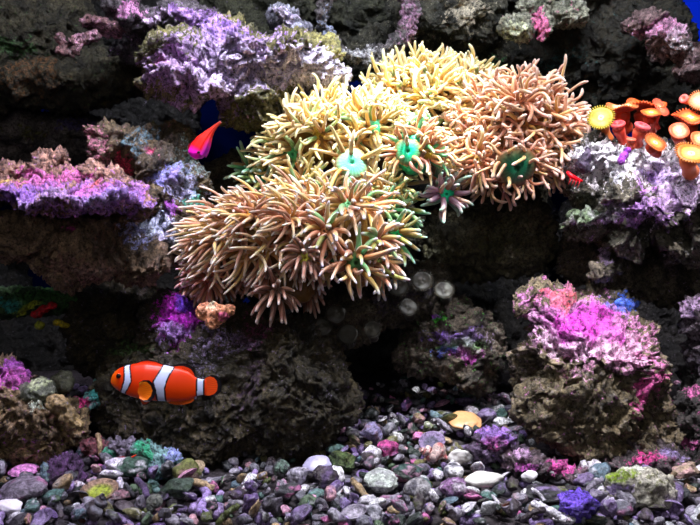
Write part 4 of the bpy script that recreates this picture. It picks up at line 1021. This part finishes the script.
def snail(rng, L, seed, col, col2, spire=1.0, mouth=(90, 46, 30)):
    """coiled shell: a tube growing along a conical spiral, open dark aperture"""
    turns = 3.4; n = 90; P, R_ = [], []
    for i in range(n):
        t = i / (n - 1); g = math.exp(1.9 * (t - 1) * 1.15)
        a = t * turns * 2 * PI
        P.append((g * math.cos(a) * 0.26 * L, g * math.sin(a) * 0.26 * L, -(g) * 0.62 * L * spire + 0.4 * L)); R_.append(g * 0.27 * L)
    P = np.array(P); T = np.gradient(P, axis=0); T /= np.linalg.norm(T, axis=1)[:, None]
    sides = 16; V, C = [], []; u = np.array([0, 0, 1.0])
    for i in range(n):
        u_ = u - T[i] * np.dot(u, T[i]); u_ /= np.linalg.norm(u_); v_ = np.cross(T[i], u_)
        for k in range(sides):
            a = 2 * PI * k / sides; V.append(P[i] + R_[i] * (u_ * math.cos(a) + v_ * math.sin(a)) * (1 + 0.05 * math.sin(i * 1.1)))
            C.append(A(col) if (k // 3 + i // 7) % 3 else A(col2))
    # lip turned inwards into the aperture
    for q, (fr, dz) in enumerate(((0.86, 0.03), (0.78, -0.08), (0.6, -0.3))):
        for k in range(sides):
            a = 2 * PI * k / sides; V.append(P[-1] + T[-1] * dz * L + R_[-1] * fr * (u_ * math.cos(a) + v_ * math.sin(a))); C.append(A(col) * 1.1 if q == 0 else A(mouth) * (1 if q == 1 else 0.4))
    m_ = n + 3
    Fc = [[i * sides + k, i * sides + (k + 1) % sides, (i + 1) * sides + (k + 1) % sides, (i + 1) * sides + k] for i in range(m_ - 1) for k in range(sides)]
    Fc.append([(m_ - 1) * sides + k for k in range(sides)]); Fc.append(list(range(sides))[::-1])
    return np.array(V), Fc, np.array(C)


def ray_ground(px, py):
    for d in np.arange(0.44, 1.0, 0.001):
        p = at(px, py, d)
        if p[2] <= ground(p[0], p[1]): return p
    return at(px, py, 0.9)


TAKEN = []


def place(name, label, cat, V, Fc, C, px, py, mat, R3, lift=0.35, group=None, p=None):
    V = np.asarray(V) @ R3.T; p = ray_ground(px, py) if p is None else p
    h = V[:, 2].max() - V[:, 2].min(); p = p.copy()
    V = V - np.array([0, 0, V[:, 2].min()]) + p + np.array([0, 0, 0.003 - h * (0.5 - lift)])
    TAKEN.append((p[0], p[1], max(np.ptp(V[:, 0]), np.ptp(V[:, 1])) / 2))
    return tag(mk(name, V, Fc, mat, colors=C), label, cat, group)


def px_len(px, py, n): p = ray_ground(px, py); return n * (p[1] - CAM_Y) / F


def Rz(a, x=0.0, y=0.0): return np.array(Matrix.Rotation(x, 3, 'X') @ Matrix.Rotation(y, 3, 'Y') @ Matrix.Rotation(a, 3, 'Z'))


rg = random.Random(5)
# distinctive stones and shells one can point to
for (nm, lb, px, py, L, flat, col, mat, x, ang, mott, rough) in [
    ('pebble', 'smooth white oval pebble lying flat on the right half of the gravel', 484, 492, 38, 0.42, (236, 232, 226), M_SMOOTH, -0.25, 0, 0.04, 0.02),
    ('pebble', 'smooth flat grey-lilac disc shaped pebble left of centre', 316, 477, 27, 0.42, (178, 172, 206), M_SMOOTH, 0.7, 0, 0.08, 0.02),
    ('pebble', 'flat peach stone at the back of the gravel under the middle boulder', 466, 433, 32, 0.3, (186, 138, 96), M_SMOOTH, 0.4, 0, 0.08, 0.04),
    ('pebble', 'bright white angular stone left of the white oval pebble', 461, 470, 24, 0.7, (238, 234, 232), M_SMOOTH, 0.2, 1, 0.06, 0.06),
    ('pebble', 'grey-white rounded stone in the gravel under the disc shaped pebble', 300, 490, 25, 0.75, (178, 172, 190), M_PEB, 0.2, 1, 0.15, 0.05),
    ('pebble', 'pale speckled oblong stone with a green stain in the centre gravel', 382, 496, 36, 0.5, (190, 198, 190), M_PEB, 0.3, 0, 0.3, 0.06),
    ('pebble', 'long slate grey striped stone in the bottom left gravel', 28, 505, 52, 0.45, (120, 110, 124), M_PEB, 0.2, 1, 0.3, 0.08),
    ('pebble', 'bright white stone cut by the bottom left corner', 8, 521, 30, 0.5, (232, 226, 236), M_SMOOTH, 0.2, 1, 0.08, 0.05),
    ('pebble', 'small round white pebble beside the long pink rubble', 530, 487, 16, 0.8, (232, 228, 234), M_SMOOTH, 0.2, 0, 0.05, 0.02),
    ('pebble', 'dark angular slab stone in the gravel left of the bottom centre', 287, 505, 30, 0.6, (58, 58, 64), M_PEB, 0.4, 1, 0.25, 0.08),
    ('pebble', 'olive green mossy stone in the gravel below the blue-green rock', 187, 487, 26, 0.85, (120, 126, 70), M_PEB, 0.3, 0, 0.3, 0.05),
    ('pebble', 'long green-grey stone at the bottom left, below the mossy one', 178, 502, 36, 0.5, (80, 96, 86), M_PEB, 0.2, 1, 0.2, 0.06),
    ('pebble', 'teal green smooth stone at the back of the left gravel', 112, 466, 18, 0.9, (60, 140, 110), M_PEB, 0.3, 0, 0.2, 0.05),
    ('pebble', 'broad dark green stone in the left gravel, front of the teal one', 132, 480, 32, 0.55, (56, 84, 70), M_PEB, 0.2, 0, 0.3, 0.08),
    ('pebble', 'green mossy lump of rubble in the gravel right of the disc pebble', 343, 476, 34, 0.6, (84, 104, 60), M_ROCK, 0.2, 1, 0.5, 0.16),
    ('pebble', 'hot pink crusted stone in the middle of the gravel', 388, 462, 24, 0.75, (206, 84, 156), M_ROCK, 0.2, 1, 0.3, 0.12),
    ('pebble', 'lilac wedge stone behind the hot pink one', 374, 448, 26, 0.9, (160, 150, 196), M_PEB, 0.2, 1, 0.2, 0.1),
    ('pebble', 'white knobby stone to the right of the white oval pebble', 590, 481, 26, 0.8, (222, 214, 226), M_PEB, 0.2, 1, 0.2, 0.14),
    ('pebble', 'purple pitted stone at the right of the centre gravel', 455, 502, 26, 0.75, (150, 110, 156), M_ROCK, 0.2, 0, 0.4, 0.14),
    ('pebble', 'tan and lilac stone at the right edge above the bottom corner', 688, 483, 34, 0.5, (150, 130, 110), M_PEB, 0.2, 1, 0.3, 0.1),
    ('pebble', 'black stone crossing the gap beside the violet blue stone', 545, 503, 46, 0.2, (44, 44, 46), M_PEB, 0.1, 0, 0.1, 0.04),
    ('pebble', 'dark teal oval stone under the cone shell', 408, 482, 34, 0.4, (60, 84, 80), M_PEB, 0.2, 0, 0.3, 0.05),
]:
    l_ = px_len(px, py, L); V, Fc, C = stone_mesh(rg, l_, flat, rg.randint(1, 999), col, ang, 4, mott, rough)
    if mat is M_SMOOTH: C = A(col)[None] * np.ones((len(V), 1))
    place(nm, lb, 'stone', V, Fc, C, px, py, mat, Rz(rg.uniform(-0.2, 0.2), x), 0.5)
for (lb, px, py, L, col, inn, R3, up) in [
    ('yellow-green centred limpet-like shell lying open in the left gravel', 99, 503, 38, (150, 120, 100), (160, 176, 60), Rz(0.2, 0.45), True),
    ('lilac open half shell in the gravel below the hot pink stone', 432, 454, 28, (140, 120, 160), (90, 84, 110), Rz(0.5, 0.7), True),
    ('pink half shell lying convex side up at the left edge', 24, 478, 30, (206, 130, 190), (220, 160, 200), Rz(0.2, 0.2), False),
    ('curved tan shell fragment behind the olive stone', 196, 478, 20, (170, 150, 120), (200, 180, 150), Rz(1.2, 0.6), False)]:
    V, Fc, C = clam(rg, px_len(px, py, L), 1, col, inn, up)
    place('clam_shell', lb, 'shell', V, Fc, C, px, py, M_PEB, R3, 0.55)
for (lb, px, py, L, c1, c2, sp, R3) in [
    ('striped pink cone shell lying on its side right of the centre gravel', 428, 472, 30, (226, 196, 190), (200, 120, 120), 1.5, Rz(0.3, 0.3, -1.25)),
    ('grey snail shell with a brown opening, bottom centre right', 420, 506, 32, (150, 146, 150), (90, 86, 96), 0.8, Rz(0.8, 1.2, 0.3)),
    ('dark small snail shell with a round opening at the bottom left', 156, 518, 22, (110, 112, 104), (60, 64, 60), 0.7, Rz(2.0, 1.1, 0.0)),
    ('grey green tube snail shell beside the disc shaped pebble', 282, 484, 22, (90, 110, 100), (60, 60, 64), 0.8, Rz(2.4, 1.3, 0.5))]:
    V, Fc, C = snail(rg, px_len(px, py, L), 1, c1, c2, sp)
    place('snail_shell', lb, 'shell', V, Fc, C, px, py, M_PEB, R3, 0.5)
# a curled lilac worm tube, and a white coral twig
P = [(197, 494), (203, 497), (207, 503), (206, 510), (202, 515), (201, 521), (207, 524)]
TV, TF, tt = tube([ray_ground(*q) + np.array([0, 0, 0.006]) for q in P], [0.0022, 0.0027, 0.003, 0.003, 0.0028, 0.003, 0.0024], 12)
tag(mk('worm_tube', TV, TF, M_PEB, colors=A((176, 150, 216))), 'curled lilac worm tube at the bottom left', 'shell')
P = [(596, 492), (600, 498), (602, 505), (605, 511), (610, 514)]
TV, TF, tt = tube([ray_ground(*q) + np.array([0, 0, 0.007]) for q in P], [0.003, 0.0024, 0.0026, 0.0032, 0.0022], 12)
tag(mk('coral_twig', TV, TF, M_PEB, colors=A((228, 222, 230))), 'white coral twig standing left of the mossy stone', 'coral')

for px_, py_, r_ in ((578, 512, 20), (632, 498, 26), (62, 478, 17), (152, 466, 20), (498, 452, 15), (545, 474, 26), (570, 478, 12), (203, 508, 8), (603, 505, 8)):
    p = ray_ground(px_, py_); TAKEN.append((p[0], p[1], r_ * (p[1] - CAM_Y) / F * 0.9))
# the other stones: the 280 or so largest in view as individuals
REG = lambda x: 'left' if x < 230 else ('middle' if x < 470 else 'right')
KN = {'grey': 'grey', 'violet': 'violet', 'dark': 'near-black', 'white': 'whitish', 'pink': 'pink', 'olive': 'olive green', 'teal': 'blue-green', 'tan': 'tan'}
count = 0; tries = 0
while count < 385 and tries < 20000:
    tries += 1
    px = rg.uniform(-12, 712); py = 440 + 92 * rg.random() ** 0.85
    back = rg.random() < 0.16
    if back: px = rg.uniform(350, 515); py = rg.uniform(404, 442)
    p = ray_ground(px, py)
    if p[1] > (0.25 if back else 0.12): continue
    L = rg.choice([13, 15, 17, 19, 22, 25]) * 0.48 / F * rg.uniform(0.9, 1.15)
    if any((p[0] - t[0]) ** 2 + (p[1] - t[1]) ** 2 < ((L / 2 + t[2]) * 0.56) ** 2 for t in TAKEN): continue
    if not back and p[1] > 0.02 and (abs(px - 590) < 70 or 120 < px < 330): continue
    reg = REG(px)
    if reg == 'left': key = rg.choices(list(PAL), [6, 3, 6, 2.2, 1.2, 4, 2.4, 1.8])[0]
    elif reg == 'middle': key = rg.choices(list(PAL), [6, 2.6, 5, 3, 1.6, 2, 2, 1.2])[0]
    else: key = rg.choices(list(PAL), [6, 2.6, 5, 5, 0.6, 1.2, 0.8, 1.2])[0]
    col = rg.choice(PAL[key]); sd = rg.randint(1, 9999); kd = rg.random()
    if kd < 0.70:
        V, Fc, C = stone_mesh(rg, L, rg.uniform(0.3, 0.7), sd, col, ang=rg.random() < 0.75, sub=3, rough=rg.choice([0.1, 0.18, 0.3]))
        nm, word, cat = 'pebble', 'pebble', 'stone'
    elif kd < 0.80:
        V, Fc, C = tube_frag(rg, L * 1.2, sd, col); nm, word, cat = 'coral_fragment', 'stick-like coral fragment', 'coral'
    elif kd < 0.95:
        V, Fc, C = clam(rg, L * 1.0, sd, col, up=rg.random() < 0.5); nm, word, cat = 'clam_shell', 'broken half shell', 'shell'
    else:
        V, Fc, C = snail(rg, L * 1.1, sd, col, rg.choice(PAL['grey']), rg.uniform(0.7, 1.4)); nm, word, cat = 'snail_shell', 'coiled snail shell', 'shell'
    lb = 'small %s %s among the %s gravel' % (KN[key], word, {'left': 'left hand', 'middle': 'middle', 'right': 'right hand'}[reg])
    place(nm, lb, cat, V, Fc, C, px, py, M_PEB, rot(rg, 0.5 if kd < 0.95 else 1.2), rg.uniform(0.4, 0.75), 'loose %s %ss in the %s gravel' % (KN[key], word, reg), p=p)
    count += 1

# fine gravel filling the gaps, uncountable
VV, FF, CC, off = [], [], [], 0
iv, iff = ico(2)
rr = random.Random(77); allc = [c for k in PAL for c in PAL[k] * ({'grey': 4, 'violet': 3, 'dark': 5, 'white': 1, 'pink': 1, 'olive': 2, 'teal': 1, 'tan': 1}[k])]
variants = []
for k in range(24):
    n_ = 1 + 0.25 * fbm(iv * 1.3 + k * 5.1, k, 3); variants.append(iv * n_[:, None])
for k in range(4200):
    y = -0.06 + 0.34 * rr.random() ** 1.3; x = rr.uniform(-0.5, 0.5) * (y - CAM_Y + 0.05) / 0.5 * 0.98
    L = rr.uniform(0.004, 0.012)
    v = rr.choice(variants) * np.array((L, L * rr.uniform(0.6, 0.9), L * rr.uniform(0.4, 0.75))) / 2
    v = v @ rot(rr, 0.4).T + np.array([x, y, float(ground(x, y)) + rr.uniform(-0.002, 0.003)])
    VV.append(v); FF += [[i + off for i in f] for f in iff]; off += len(iv)
    CC.append(A(rr.choice(allc))[None] * (1 + 0.3 * fbm(iv * 2 + k, k % 97, 2))[:, None])
tag(mk('gravel', np.concatenate(VV), FF, M_PEB, colors=np.concatenate(CC)), 'fine mixed gravel and shell grit covering the tank bottom', 'gravel', kind='stuff')
